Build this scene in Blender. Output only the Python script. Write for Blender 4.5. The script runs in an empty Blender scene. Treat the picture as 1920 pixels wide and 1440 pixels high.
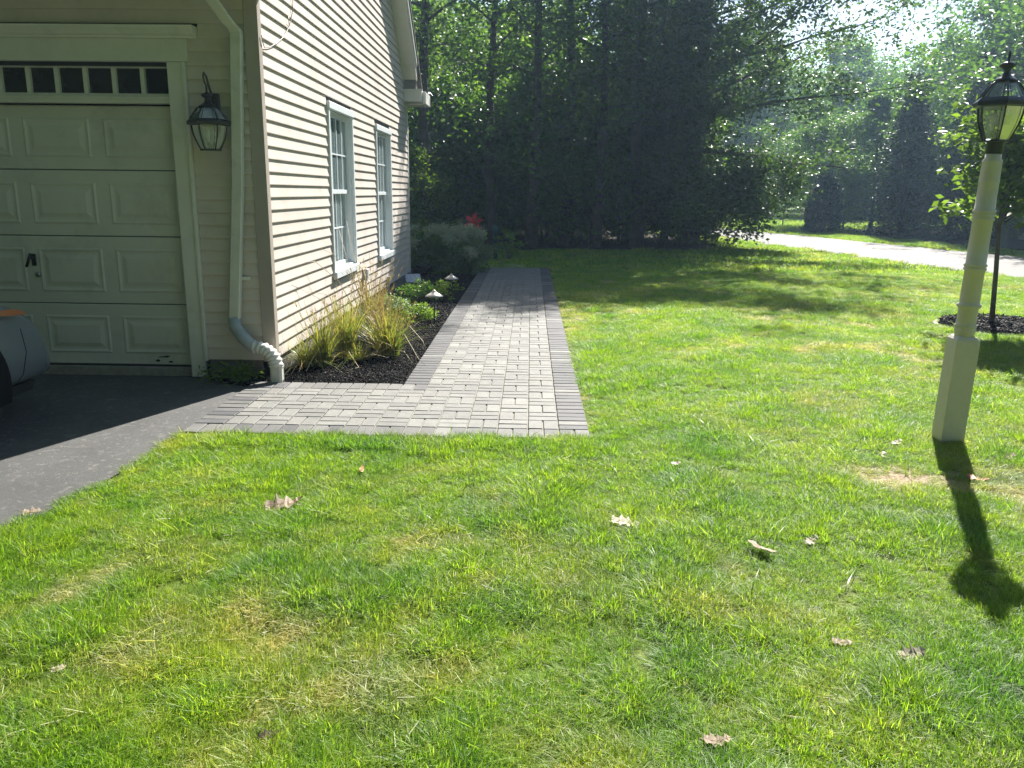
import bpy, bmesh, math, random
import numpy as np
from mathutils import Vector, Matrix
PI = math.pi
rad = math.radians
scn = bpy.context.scene
# ------------------------------------------------------------------ camera
cd = bpy.data.cameras.new('camera'); cam = bpy.data.objects.new('camera', cd)
scn.collection.objects.link(cam); scn.camera = cam
RT = (0.99968182, 0.02281232, 0.01076344); UP = (-0.01574287, 0.23086463, 0.97285851); FW = (-0.01970826, 0.97271842, -0.2311503)
cam.matrix_world = Matrix(((RT[0], UP[0], -FW[0], 0), (RT[1], UP[1], -FW[1], 0), (RT[2], UP[2], -FW[2], 1.571), (0, 0, 0, 1)))
cd.sensor_width = 36; cd.lens = 1511.5 / 1920 * 36
cd.clip_start = .05; cd.clip_end = 1500
# ------------------------------------------------------------------ light
SUN_AZ, SUN_EL = 23.5, 42.5
w = bpy.data.worlds.new('World'); scn.world = w; w.use_nodes = True
nt = w.node_tree
bg = nt.nodes['Background']; sky = nt.nodes.new('ShaderNodeTexSky')
sky.sky_type = 'NISHITA'; sky.sun_disc = False
sky.sun_elevation = rad(SUN_EL); sky.sun_rotation = rad(SUN_AZ)
sky.air_density = 1.0; sky.dust_density = .7; sky.ozone_density = 1.0
nt.links.new(sky.outputs[0], bg.inputs[0]); bg.inputs[1].default_value = 0.05
sl = bpy.data.lights.new('sun', 'SUN'); sun = bpy.data.objects.new('sun', sl); scn.collection.objects.link(sun)
sl.energy = 5.0; sl.angle = rad(.53); sl.color = (1, .955, .88)
sdir = Vector((math.cos(rad(SUN_EL)) * math.sin(rad(SUN_AZ)), math.cos(rad(SUN_EL)) * math.cos(rad(SUN_AZ)), math.sin(rad(SUN_EL))))
sun.rotation_euler = sdir.to_track_quat('Z', 'Y').to_euler(); sun.location = (8, 18, 20)
scn.view_settings.view_transform = 'Standard'; scn.view_settings.look = 'None'
scn.view_settings.exposure = 1.68; scn.view_settings.gamma = 1
scn.view_settings.use_curve_mapping = False
scn.cycles.max_bounces = 8; scn.cycles.transparent_max_bounces = 12
scn.cycles.use_denoising = True
GLARE_HAZE = 0.0011  # density of the added volume that imitates lens glare
C = scn.collection
random.seed(7)
RNG = np.random.default_rng(11)

# ------------------------------------------------------------------ helpers
def link(o, parent=None):
    C.objects.link(o)
    if parent is not None: o.parent = parent
    return o

def np_mesh(name, V, T, quads=False):
    V = np.asarray(V, np.float32).reshape(-1, 3); T = np.asarray(T, np.int32)
    k = T.shape[1]
    me = bpy.data.meshes.new(name)
    me.vertices.add(len(V)); me.vertices.foreach_set('co', V.ravel())
    me.loops.add(T.size); me.loops.foreach_set('vertex_index', T.ravel())
    me.polygons.add(len(T)); me.polygons.foreach_set('loop_start', np.arange(0, T.size, k, dtype=np.int32))
    me.polygons.foreach_set('loop_total', np.full(len(T), k, np.int32)) if False else None
    me.update(calc_edges=True); me.validate()
    return me

def face_attr(me, name, vals):
    a = me.attributes.new(name, 'FLOAT', 'FACE'); a.data.foreach_set('value', np.asarray(vals, np.float32))

class MB:
    """collects boxes, prisms and tubes into one mesh"""
    def __init__(s): s.v = []; s.f = []; s.sm = []
    def add(s, vs, fs, smooth=False):
        n = len(s.v); s.v += [tuple(p) for p in vs]; s.f += [tuple(i + n for i in f) for f in fs]; s.sm += [smooth] * len(fs); return s
    def box(s, x0, x1, y0, y1, z0, z1, b=0):
        if b <= 0:
            return s.add([(x0, y0, z0), (x1, y0, z0), (x1, y1, z0), (x0, y1, z0), (x0, y0, z1), (x1, y0, z1), (x1, y1, z1), (x0, y1, z1)],
                  [(0, 3, 2, 1), (4, 5, 6, 7), (0, 1, 5, 4), (1, 2, 6, 5), (2, 3, 7, 6), (3, 0, 4, 7)])
        bm = bmesh.new(); bmesh.ops.create_cube(bm, size=1)
        for v in bm.verts: v.co = ((x0 + x1) / 2 + v.co.x * (x1 - x0), (y0 + y1) / 2 + v.co.y * (y1 - y0), (z0 + z1) / 2 + v.co.z * (z1 - z0))
        bmesh.ops.bevel(bm, geom=bm.edges[:], offset=b, segments=1, affect='EDGES')
        bm.verts.index_update()
        s.add([v.co[:] for v in bm.verts], [[v.index for v in f.verts] for f in bm.faces]); bm.free(); return s
    def prism(s, poly, ax, a, b):
        """poly in the two other axes, extruded along ax from a to b"""
        n = len(poly)
        def P(q, t):
            if ax == 0: return (t, q[0], q[1])
            if ax == 1: return (q[0], t, q[1])
            return (q[0], q[1], t)
        vs = [P(q, a) for q in poly] + [P(q, b) for q in poly]
        fs = [tuple(range(n))[::-1], tuple(range(n, 2 * n))] + [(i, (i + 1) % n, n + (i + 1) % n, n + i) for i in range(n)]
        return s.add(vs, fs)
    def lathe(s, prof, c=(0, 0), seg=20, smooth=True, rot=0):
        vs = []; fs = []
        for r, z in prof:
            for k in range(seg):
                a = rot + 2 * PI * k / seg; vs.append((c[0] + r * math.cos(a), c[1] + r * math.sin(a), z))
        for i in range(len(prof) - 1):
            for k in range(seg):
                k2 = (k + 1) % seg; fs.append((i * seg + k, i * seg + k2, (i + 1) * seg + k2, (i + 1) * seg + k))
        fs.append(tuple(range(seg))[::-1]); fs.append(tuple((len(prof) - 1) * seg + k for k in range(seg)))
        return s.add(vs, fs, smooth)
    def tube(s, pts, r, seg=6, sx=None, smooth=True):
        """r: number or list; sx: squash (w,h) for rectangular/oval tubes"""
        pts = [Vector(p) for p in pts]; n = len(pts); rs = r if isinstance(r, (list, tuple)) else [r] * n
        vs = []; fs = []; prev = None
        for i, p in enumerate(pts):
            d = (pts[min(i + 1, n - 1)] - pts[max(i - 1, 0)]).normalized()
            if prev is None:
                a = Vector((0, 1, 0)) if abs(d.y) < .9 else Vector((1, 0, 0)); u = d.cross(a).normalized()
            else: u = (prev - d * prev.dot(d)).normalized()
            prev = u; v = d.cross(u)
            for k in range(seg):
                t = 2 * PI * (k + .5) / seg; vs.append(p + (u * math.cos(t) + v * math.sin(t)) * rs[i])
        for i in range(n - 1):
            for k in range(seg):
                k2 = (k + 1) % seg; fs.append((i * seg + k, i * seg + k2, (i + 1) * seg + k2, (i + 1) * seg + k))
        fs.append(tuple(range(seg))[::-1]); fs.append(tuple((n - 1) * seg + k for k in range(seg)))
        return s.add(vs, fs, smooth)
    def mesh(s, name):
        me = bpy.data.meshes.new(name); me.from_pydata(s.v, [], s.f)
        me.polygons.foreach_set('use_smooth', s.sm); me.update()
        bm = bmesh.new(); bm.from_mesh(me); bmesh.ops.recalc_face_normals(bm, faces=bm.faces); bm.to_mesh(me); bm.free()
        return me
    def build(s, name, m, parent=None):
        me = s.mesh(name); me.materials.append(m); o = bpy.data.objects.new(name, me); return link(o, parent)

def tag(o, label=None, cat=None, group=None, kind=None):
    if label: o['label'] = label
    if cat: o['category'] = cat
    if group: o['group'] = group
    if kind: o['kind'] = kind
    return o

def thing(name, label, cat, loc=(0, 0, 0), group=None, rz=0):
    o = bpy.data.objects.new(name, None); o.empty_display_size = .1; o.location = loc; o.rotation_euler = (0, 0, rz)
    C.objects.link(o); return tag(o, label, cat, group)

# ------------------------------------------------------------------ materials
def mat(name): 
    m = bpy.data.materials.new(name); m.use_nodes = True; return m, m.node_tree, m.node_tree.nodes['Principled BSDF']
def N(nt, t, **k):
    n = nt.nodes.new(t)
    for a, b in k.items(): setattr(n, a, b)
    return n
def noise(nt, scale, detail=4, rough=.6, coord='pos', vec=None):
    n = N(nt, 'ShaderNodeTexNoise'); n.inputs['Scale'].default_value = scale; n.inputs['Detail'].default_value = detail; n.inputs['Roughness'].default_value = rough
    if vec is None:
        if coord == 'pos': g = N(nt, 'ShaderNodeNewGeometry'); vec = g.outputs['Position']
        else: g = N(nt, 'ShaderNodeTexCoord'); vec = g.outputs['Object']
    nt.links.new(vec, n.inputs['Vector']); return n.outputs['Fac']
def ramp(nt, fac, stops, interp='LINEAR'):
    r = N(nt, 'ShaderNodeValToRGB'); r.color_ramp.interpolation = interp; e = r.color_ramp.elements
    e[0].position, e[0].color = stops[0][0], (*stops[0][1], 1); e[1].position, e[1].color = stops[-1][0], (*stops[-1][1], 1)
    for p, c in stops[1:-1]: x = e.new(p); x.color = (*c, 1)
    nt.links.new(fac, r.inputs[0]); return r.outputs[0]
def mixc(nt, a, b, fac, mode='MIX'):
    m = N(nt, 'ShaderNodeMix', data_type='RGBA', blend_type=mode)
    for s, v in ((0, fac), (6, a), (7, b)):
        if isinstance(v, (int, float)): m.inputs[s].default_value = v
        elif isinstance(v, tuple): m.inputs[s].default_value = (*v, 1)
        else: nt.links.new(v, m.inputs[s])
    return m.outputs[2]
def mth(nt, op, a, b=0, c=None, clamp=False):
    m = N(nt, 'ShaderNodeMath', operation=op); m.use_clamp = clamp
    for s, v in ((0, a), (1, b)) + (((2, c),) if c is not None else ()):
        if isinstance(v, (int, float)): m.inputs[s].default_value = v
        else: nt.links.new(v, m.inputs[s])
    return m.outputs[0]
def bump(nt, p, h, dist, strength=1):
    b = N(nt, 'ShaderNodeBump'); b.inputs['Distance'].default_value = dist; b.inputs['Strength'].default_value = strength
    nt.links.new(h, b.inputs['Height']); nt.links.new(b.outputs[0], p.inputs['Normal'])
def paint(name, col, rough=.5, var=.06, scale=3, bumpd=0, spec=.5, metal=0, dirt=None):
    m, nt, p = mat(name)
    f = noise(nt, scale, 5, .65)
    c = ramp(nt, f, [(.3, tuple(x * (1 - var * 1.6) for x in col)), (.7, tuple(min(1, x * (1 + var)) for x in col))])
    if dirt:
        f2 = noise(nt, dirt[1], 6, .7); d = ramp(nt, f2, [(.52, (0, 0, 0)), (.75, (1, 1, 1))])
        c = mixc(nt, c, dirt[0], mth(nt, 'MULTIPLY', d, dirt[2]))
    nt.links.new(c, p.inputs['Base Color']); p.inputs['Roughness'].default_value = rough; p.inputs['Metallic'].default_value = metal
    p.inputs['Specular IOR Level'].default_value = spec
    if bumpd: bump(nt, p, noise(nt, scale * 18, 4), bumpd)
    return m
def leafmat(name, stops, trans=(.16, .30, .03), tf=.38, rough=.42, spec=.32, objvar=.25):
    m, nt, p = mat(name)
    a = N(nt, 'ShaderNodeAttribute', attribute_name='c')
    oi = N(nt, 'ShaderNodeObjectInfo')
    f = mth(nt, 'ADD', a.outputs['Fac'], mth(nt, 'MULTIPLY', mth(nt, 'SUBTRACT', oi.outputs['Random'], .5), objvar))
    c = ramp(nt, f, stops)
    nt.links.new(c, p.inputs['Base Color']); p.inputs['Roughness'].default_value = rough; p.inputs['Specular IOR Level'].default_value = spec
    t = N(nt, 'ShaderNodeBsdfTranslucent'); nt.links.new(mixc(nt, mixc(nt, c, (3.0, 3.4, 1.2), 1.0, 'MULTIPLY'), trans, .55), t.inputs[0])
    ms = N(nt, 'ShaderNodeMixShader'); ms.inputs[0].default_value = tf
    nt.links.new(p.outputs[0], ms.inputs[1]); nt.links.new(t.outputs[0], ms.inputs[2])
    nt.links.new(ms.outputs[0], nt.nodes['Material Output'].inputs[0]); return m

M = {}
M['siding'] = paint('vinyl_siding', (.59, .525, .475), .42, .05, 2.2, .0004, .4, dirt=((.30, .27, .22), 1.7, .35))
M['trim'] = paint('white_trim', (.66, .65, .60), .45, .05, 3, 0, .5, dirt=((.34, .33, .29), 4, .35))
M['window_white'] = paint('window_vinyl', (.66, .70, .72), .35, .03, 3)
M['door'] = paint('door_paint', (.60, .59, .545), .42, .05, 1.4, 0, .4, dirt=((.33, .31, .27), 2.2, .5))
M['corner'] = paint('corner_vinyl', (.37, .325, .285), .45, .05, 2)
M['foundation'] = paint('foundation_concrete', (.16, .155, .14), .9, .2, 6, .003)
M['concrete'] = paint('sill_concrete', (.24, .23, .2), .9, .2, 9, .003)
M['black'] = paint('black_metal', (.012, .012, .014), .32, .2, 8, 0, .5)
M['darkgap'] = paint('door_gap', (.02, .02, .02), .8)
M['roof'] = paint('asphalt_shingle', (.07, .065, .06), .95, .25, 12, .004)
M['post'] = paint('post_vinyl', (.60, .565, .52), .5, .04, 5, 0, .4, dirt=((.40, .37, .31), 14, .28))
M['downspout'] = paint('downspout_metal', (.60, .60, .53), .4, .05, 5, 0, .5, dirt=((.28, .27, .22), 6, .5))
M['elbow'] = paint('elbow_plastic', (.68, .66, .60), .45, .05, 8, 0, .5, dirt=((.36, .34, .28), 11, .5))
M['greytube'] = paint('grey_tube', (.34, .38, .40), .4, .1, 8)
M['bark'] = paint('bark', (.075, .062, .05), .9, .35, 5, .02, dirt=((.11, .115, .10), 3, .6))
M['bark_light'] = paint('young_bark', (.10, .085, .065), .85, .3, 8, .004)
M['brass'] = paint('aged_bracket', (.05, .045, .04), .4, .2, 10, 0, .6)
M['copper_cap'] = paint('cap_metal', (.36, .35, .32), .42, .1, 9, 0, .6, metal=.75)
M['plastic_grey'] = paint('grey_box', (.42, .42, .40), .5, .05)
M['green_box'] = paint('utility_box', (.10, .12, .12), .5, .1)
M['wire'] = paint('cable', (.22, .19, .15), .5)
M['edging'] = paint('edging_stone', (.45, .43, .38), .85, .15, 12, .004)
M['car'] = paint('car_paint', (.25, .29, .34), .25, .02, 2, 0, .6, metal=.55)
M['tyre'] = paint('rubber', (.015, .015, .016), .8, .2)
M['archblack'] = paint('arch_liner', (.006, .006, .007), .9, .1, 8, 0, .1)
M['rim'] = paint('alloy', (.35, .36, .38), .3, .05, 2, 0, .5, metal=.9)
M['amber'] = paint('amber_lens', (.42, .15, .06), .2, .05, 2, 0, .7)
M['red'] = paint('red_petal', (.65, .02, .03), .5, .2)
M['yellow'] = paint('yellow_petal', (.75, .72, .08), .5, .1)
M['teal'] = paint('teal_glaze', (.01, .07, .08), .4, .1)
M['signal'] = paint('sign_metal', (.3, .3, .3), .4, .05, 2, 0, .5, metal=.6)
M['curtain'] = paint('curtain', (.62, .74, .74), .9, .06, 2)
def glassmat(name, tint=(.92, .97, .96), rough=.02, body=0.0, bc=(.75, .78, .74)):
    m, nt, p = mat(name)
    g = N(nt, 'ShaderNodeBsdfGlossy'); g.inputs['Roughness'].default_value = rough
    t = N(nt, 'ShaderNodeBsdfTransparent'); t.inputs[0].default_value = (*tint, 1)
    lw = N(nt, 'ShaderNodeFresnel'); lw.inputs[0].default_value = 1.5
    d = N(nt, 'ShaderNodeBsdfDiffuse'); d.inputs[0].default_value = (*bc, 1)
    m1 = N(nt, 'ShaderNodeMixShader'); m1.inputs[0].default_value = body
    nt.links.new(t.outputs[0], m1.inputs[1]); nt.links.new(d.outputs[0], m1.inputs[2])
    m2 = N(nt, 'ShaderNodeMixShader'); nt.links.new(mth(nt, 'MULTIPLY', lw.outputs[0], 1.6, clamp=True), m2.inputs[0])
    nt.links.new(m1.outputs[0], m2.inputs[1]); nt.links.new(g.outputs[0], m2.inputs[2])
    nt.links.new(m2.outputs[0], nt.nodes['Material Output'].inputs[0]); return m
M['glass'] = glassmat('window_glass', (.8, .92, .92), .03, .42, (.34, .47, .48))
M['lampglass'] = glassmat('lantern_glass', (.88, .92, .95), .05, .27, (.85, .88, .90))
M['transom_glass'] = paint('dark_glass', (.026, .024, .025), .06, .5, 2, 0, .8)

# pavers
def paver_mat(name, lo, hi, tint):
    m, nt, p = mat(name)
    a = N(nt, 'ShaderNodeAttribute', attribute_name='c'); oi = N(nt, 'ShaderNodeObjectInfo')
    f = mth(nt, 'FRACT', mth(nt, 'ADD', a.outputs['Fac'], oi.outputs['Random']))
    c = ramp(nt, f, [(0, lo), (.55, tuple((x + y) / 2 for x, y in zip(lo, hi))), (.9, hi), (1, tint)])
    n1 = noise(nt, 14, 6, .7); c = mixc(nt, c, ramp(nt, n1, [(.3, (.72, .72, .72)), (.7, (1.14, 1.13, 1.1))]), .8, 'MULTIPLY')
    n2 = noise(nt, 260, 3, .6); c = mixc(nt, c, ramp(nt, n2, [(.35, (.7, .7, .7)), (.6, (1.1, 1.1, 1.1))]), .7, 'MULTIPLY')
    n3 = noise(nt, 1.3, 4, .7); c = mixc(nt, c, ramp(nt, n3, [(.35, (.84, .83, .82)), (.65, (1.08, 1.07, 1.04))]), .8, 'MULTIPLY')
    nt.links.new(c, p.inputs['Base Color']); p.inputs['Roughness'].default_value = .75
    bump(nt, p, n2, .0015); return m
M['paver'] = paver_mat('concrete_paver', (.138, .139, .133), (.186, .186, .177), (.150, .143, .134))
M['paver_dark'] = paver_mat('charcoal_paver', (.056, .057, .063), (.084, .084, .091), (.10, .098, .098))
M['paver_mid'] = paver_mat('grey_paver', (.085, .086, .086), (.13, .13, .126), (.112, .108, .102))
M['sand'] = paint('joint_sand', (.27, .26, .22), .95, .2, 40, .002, dirt=((.10, .10, .06), 5, .7))
# asphalt
def asphalt(name, lo, hi, sc=1, scuff=.0):
    m, nt, p = mat(name)
    c = ramp(nt, noise(nt, 1.1 * sc, 6, .65), [(.3, lo), (.7, hi)])
    n2 = noise(nt, 220 * sc, 3, .7); c = mixc(nt, c, ramp(nt, n2, [(.35, (.55, .55, .55)), (.62, (1.25, 1.25, 1.25))]), .8, 'MULTIPLY')
    if scuff:
        n3 = noise(nt, 9, 8, .75); c = mixc(nt, c, (.26, .25, .22), mth(nt, 'MULTIPLY', ramp(nt, n3, [(.56, (0, 0, 0)), (.64, (1, 1, 1))]), scuff * .6))
        n4 = noise(nt, 26, 8, .8); c = mixc(nt, c, (.30, .28, .24), mth(nt, 'MULTIPLY', ramp(nt, n4, [(.57, (0, 0, 0)), (.63, (1, 1, 1))]), scuff))
    nt.links.new(c, p.inputs['Base Color']); p.inputs['Roughness'].default_value = .75; p.inputs['Specular IOR Level'].default_value = .3
    bump(nt, p, n2, .003); return m
M['driveway'] = asphalt('driveway_asphalt', (.056, .056, .055), (.090, .090, .088), 1, .40)
M['road'] = asphalt('road_asphalt', (.066, .062, .057), (.094, .089, .083), .5)
# lawn soil under the blades, and its look where blades are too far to see
def lawn_mat():
    m, nt, p = mat('lawn_soil')
    g = N(nt, 'ShaderNodeNewGeometry'); P = g.outputs['Position']
    n1 = noise(nt, .35, 4, .6); n2 = noise(nt, 2.2, 5, .65); n3 = noise(nt, 40, 3, .6)
    c = ramp(nt, mth(nt, 'ADD', mth(nt, 'MULTIPLY', n1, .6), mth(nt, 'MULTIPLY', n2, .4)), [(.35, (.06, .10, .018)), (.5, (.10, .15, .026)), (.65, (.17, .18, .055))])
    c = mixc(nt, c, ramp(nt, n3, [(.3, (.45, .42, .4)), (.7, (1.3, 1.3, 1.2))]), .9, 'MULTIPLY')
    for bx, by, br in ((2.98, 4.03, .52), (2.2, 4.37, .42), (.47, 6.2, .12)):   # bare sandy spots worn into the turf
        vs_ = N(nt, 'ShaderNodeVectorMath', operation='DISTANCE'); nt.links.new(P, vs_.inputs[0]); vs_.inputs[1].default_value = (bx, by, 0)
        dd = mth(nt, 'ADD', vs_.outputs['Value'], mth(nt, 'MULTIPLY', mth(nt, 'SUBTRACT', noise(nt, 9, 4, .7), .5), .35))
        c = mixc(nt, c, ramp(nt, noise(nt, 60, 4, .7), [(.35, (.16, .12, .075)), (.65, (.42, .34, .23))]), ramp(nt, dd, [(br * .6, (1, 1, 1)), (br, (0, 0, 0))]))
    nt.links.new(c, p.inputs['Base Color']); p.inputs['Roughness'].default_value = .9; p.inputs['Specular IOR Level'].default_value = .1
    bump(nt, p, n3, .02); return m
M['lawn'] = lawn_mat()
M['litter'] = paint('leaf_litter', (.055, .043, .028), .95, .45, 5, .01, .2, dirt=((.045, .06, .02), 1.5, .6))
M['mulchsoil'] = paint('mulch_bed', (.007, .006, .0055), .95, .3, 20, .006, .05)
def chipmat():
    m, nt, p = mat('mulch_chip'); a = N(nt, 'ShaderNodeAttribute', attribute_name='c')
    c = ramp(nt, a.outputs['Fac'], [(0, (.004, .0035, .0035)), (.8, (.012, .010, .0095)), (.95, (.03, .025, .021)), (1, (.11, .10, .085))])
    nt.links.new(c, p.inputs['Base Color']); p.inputs['Roughness'].default_value = .65; p.inputs['Specular IOR Level'].default_value = .10; return m
M['chip'] = chipmat()
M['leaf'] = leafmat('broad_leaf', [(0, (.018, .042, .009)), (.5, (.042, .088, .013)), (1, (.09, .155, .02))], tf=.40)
M['leaf_deep'] = leafmat('wood_leaf', [(0, (.025, .05, .012)), (.5, (.055, .10, .018)), (1, (.11, .17, .028))], (.26, .42, .03), .42)  # lighter, more translucent copy of the broad leaf, imitating sun glimmer in the wood
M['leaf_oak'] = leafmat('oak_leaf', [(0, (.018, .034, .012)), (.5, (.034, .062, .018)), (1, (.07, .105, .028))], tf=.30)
M['leaf_bright'] = leafmat('light_green_leaf', [(0, (.05, .085, .016)), (.5, (.085, .14, .02)), (1, (.15, .21, .035))], (.26, .40, .03), .45)  # yellow-green leaf; on the wood saplings its lighter colour imitates sunlight
M['leaf_young'] = leafmat('young_leaf', [(0, (.03, .055, .012)), (.5, (.06, .10, .018)), (1, (.11, .16, .03))], (.20, .32, .03), .42)
M['leaf_grey'] = leafmat('grey_leaf', [(0, (.06, .085, .05)), (.5, (.11, .15, .08)), (1, (.19, .23, .13))], (.22, .32, .10), .35)
M['needle'] = leafmat('conifer_needle', [(0, (.010, .020, .012)), (.6, (.018, .036, .020)), (1, (.034, .058, .030))], (.03, .06, .02), .15)
M['panicle'] = leafmat('flower_head', [(0, (.20, .22, .15)), (.5, (.32, .35, .26)), (1, (.46, .48, .40))], (.3, .32, .22), .3)

def grassmat():
    m, nt, p = mat('grass_blade')
    a = N(nt, 'ShaderNodeAttribute', attribute_name='c'); tn = N(nt, 'ShaderNodeAttribute', attribute_name='tone', attribute_type='INSTANCER')
    n1 = noise(nt, 1.5, 5, .65); n2 = noise(nt, 4.5, 3, .6)
    green = ramp(nt, a.outputs['Fac'], [(0, (.048, .110, .005)), (.35, (.092, .195, .007)), (.6, (.150, .275, .012)), (.86, (.235, .345, .035)), (.92, (.24, .26, .07)), (1, (.36, .35, .16))])
    dry = ramp(nt, a.outputs['Fac'], [(0, (.11, .17, .015)), (.5, (.18, .23, .035)), (.8, (.27, .28, .09)), (1, (.40, .38, .20))])
    f = mth(nt, 'ADD', tn.outputs['Fac'], mth(nt, 'MULTIPLY', mth(nt, 'SUBTRACT', n2, .5), .7), clamp=True)
    c = mixc(nt, green, dry, f)
    c = mixc(nt, c, ramp(nt, n1, [(.36, (.60, .80, .80)), (.5, (1, 1, 1)), (.64, (1.30, 1.16, .9))]), .9, 'MULTIPLY')
    nt.links.new(c, p.inputs['Base Color']); p.inputs['Roughness'].default_value = .46; p.inputs['Specular IOR Level'].default_value = .33
    t = N(nt, 'ShaderNodeBsdfTranslucent'); nt.links.new(mixc(nt, c, (2.3, 2.2, 1.4), 1.0, 'MULTIPLY'), t.inputs[0])
    ms = N(nt, 'ShaderNodeMixShader'); ms.inputs[0].default_value = .48
    nt.links.new(p.outputs[0], ms.inputs[1]); nt.links.new(t.outputs[0], ms.inputs[2])
    nt.links.new(ms.outputs[0], nt.nodes['Material Output'].inputs[0]); return m
M['grass'] = grassmat()

def struct(name, bm_or_poly, m, z=None):
    if isinstance(bm_or_poly, MB): o = bm_or_poly.build(name, m)
    else:
        b = MB(); b.add([(x, y, z) for x, y in bm_or_poly], [tuple(range(len(bm_or_poly)))]); o = b.build(name, m)
    o['kind'] = 'structure'; return o

# ------------------------------------------------------------------ numpy value noise
_perm = np.random.default_rng(3).random((256, 256))
def vnoise(x, y):
    xi = np.floor(x).astype(int); yi = np.floor(y).astype(int); fx = x - xi; fy = y - yi
    fx = fx * fx * (3 - 2 * fx); fy = fy * fy * (3 - 2 * fy)
    g = lambda a, b: _perm[a % 256, b % 256]
    return (g(xi, yi) * (1 - fx) + g(xi + 1, yi) * fx) * (1 - fy) + (g(xi, yi + 1) * (1 - fx) + g(xi + 1, yi + 1) * fx) * fy
def fbm(x, y, o=4):
    s = 0; a = 1; t = 0
    for k in range(o): s = s + a * vnoise(x * 2 ** k + 17.3 * k, y * 2 ** k + 5.1 * k); t += a; a *= .55
    return s / t
def in_poly(x, y, poly):
    r = np.zeros(x.shape, bool); n = len(poly)
    for i in range(n):
        x1, y1 = poly[i]; x2, y2 = poly[(i + 1) % n]
        if y1 == y2: continue
        c = ((y1 > y) != (y2 > y)) & (x < (x2 - x1) * (y - y1) / (y2 - y1) + x1); r ^= c
    return r

# ================================================================== SETTING
XL = [-1.0256 + .206 * k for k in range(-6, 8)]      # paver column lines
X0, XM, X1 = XL[0], XL[6], XL[13]
Y0 = 5.0; CW = .206; YI = Y0 + 7 * CW; YE = Y0 + CW * 59
DRIVE = [(-2.262, 4.93), (-2.30, 4.12), (-2.41, 3.38), (-2.56, 2.6), (-2.8, 1.5), (-3.1, 0), (-3.5, -4), (-9.5, -4), (-9.5, 6.72), (-2.9, 6.72), (-2.6, 6.5), (-2.4, 6.36), (-2.262, 6.30)]
BED = [(-2.9, 6.72), (-2.6, 6.5), (-2.4, 6.36), (-2.262, 6.30), (-2.262, YI), (XM, YI), (XM, 15.6), (-1.9, 15.6), (-1.9, YE + .1), (-1.2, YE + .15), (-1.6, 18.9), (-3.2, 19.2), (-5, 18.6), (-5, 14.5), (-2.14, 14.4), (-2.14, 6.64), (-2.9, 6.64)]
ROADN = [(-20, 90), (-9, 66), (0, 49.5), (4.0, 41.5), (6.9, 33.2), (7.66, 27.07), (8.58, 22.55), (9.02, 19.73), (9.47, 17.78), (9.88, 16.39), (11.2, 12), (13.2, 5), (15, -3), (18, -20)]
ROADF = [(-14, 92), (-3, 70), (5, 54), (8.2, 44), (9.62, 37.62), (10.86, 33.23), (11.77, 29.41), (12.6, 25.37), (13.41, 22.4), (15.2, 16.2), (18.4, 6), (20, -3), (23, -20)]
ROAD = ROADN + ROADF[::-1]
ROAD2 = [(8.0, 56.2), (14.3, 53.2), (20, 51.0), (34, 47), (34, 53), (22, 57.5), (14.0, 60.5), (3.4, 65)]
PATH2 = [(9.9, 46), (14.5, 43.8), (19, 43.8), (19, 45.0), (15, 45.2), (11, 47.4)]
WOOD = [(-60, 19.5), (-5, 19.8), (-3, 20.6), (0, 22.6), (3, 23.2), (5.2, 23.6), (6.0, 26), (5.2, 34), (2.5, 40), (-3, 50), (-14, 66), (-60, 120)]
WOOD2 = [(15.4, 23.5), (14.3, 28), (13.4, 33), (14.6, 38), (17, 42), (40, 41), (70, 30), (70, 5), (26, 4), (19, 14)]
gr = MB(); gr.add([(-400, -150, 0), (500, -150, 0), (500, 700, 0), (-400, 700, 0)], [(0, 1, 2, 3)]); struct('ground', gr, M['lawn'])
struct('wood_floor', WOOD, M['litter'], .004); struct('roadside_wood_floor', WOOD2, M['litter'], .004)
struct('driveway', DRIVE, M['driveway'], .012)
struct('road', ROAD, M['road'], .012); struct('side_road', ROAD2, M['road'], .016); struct('far_path', PATH2, M['road'], .020)
# worn sandy verge along the near side of the road
vg = [(x - .28, y) for x, y in ROADN[4:-2]]; struct('road_verge', [*ROADN[4:-2], *vg[::-1]], paint('verge_gravel', (.24, .17, .10), .95, .3, 9, .01), .008)
bd = MB(); bd.add([(x, y, .016) for x, y in BED], [tuple(range(len(BED)))]); struct('mulch_bed', bd, M['mulchsoil'])

# ------------------------------------------------------------------ walkway of single pavers
wk = MB(); zt = .0165
wk.box(X0 + .002, X1 - .002, Y0 + .002, YI - .002, -.03, zt); wk.box(XM + .002, X1 - .002, YI - .002, YE, -.03, zt); wk.box(-1.9, XM + .002, 15.6, YE, -.03, zt)
walk = struct('walkway', wk, M['sand'])
def paver_mesh(l, wd, seed):
    r = random.Random(seed); c = .004; t = .028; g = .0044; l = l - 2 * g; wd = wd - 2 * g
    b = MB(); z0 = -.03
    j = lambda: r.uniform(-.0012, .0012)
    base = [(-l / 2, -wd / 2), (l / 2, -wd / 2), (l / 2, wd / 2), (-l / 2, wd / 2)]
    base = [(x + j(), y + j()) for x, y in base]
    inn = [(x - math.copysign(c, x), y - math.copysign(c, y)) for x, y in base]
    hs = [t + j() * .5 for _ in range(4)]
    vs = [(x, y, z0) for x, y in base] + [(x, y, hs[i] - c) for i, (x, y) in enumerate(base)] + [(x, y, hs[i]) for i, (x, y) in enumerate(inn)]
    fs = [(i, (i + 1) % 4, 4 + (i + 1) % 4, 4 + i) for i in range(4)] + [(4 + i, 4 + (i + 1) % 4, 8 + (i + 1) % 4, 8 + i) for i in range(4)] + [(8, 9, 10, 11)]
    b.add(vs, fs); return b
PM = {}
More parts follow.
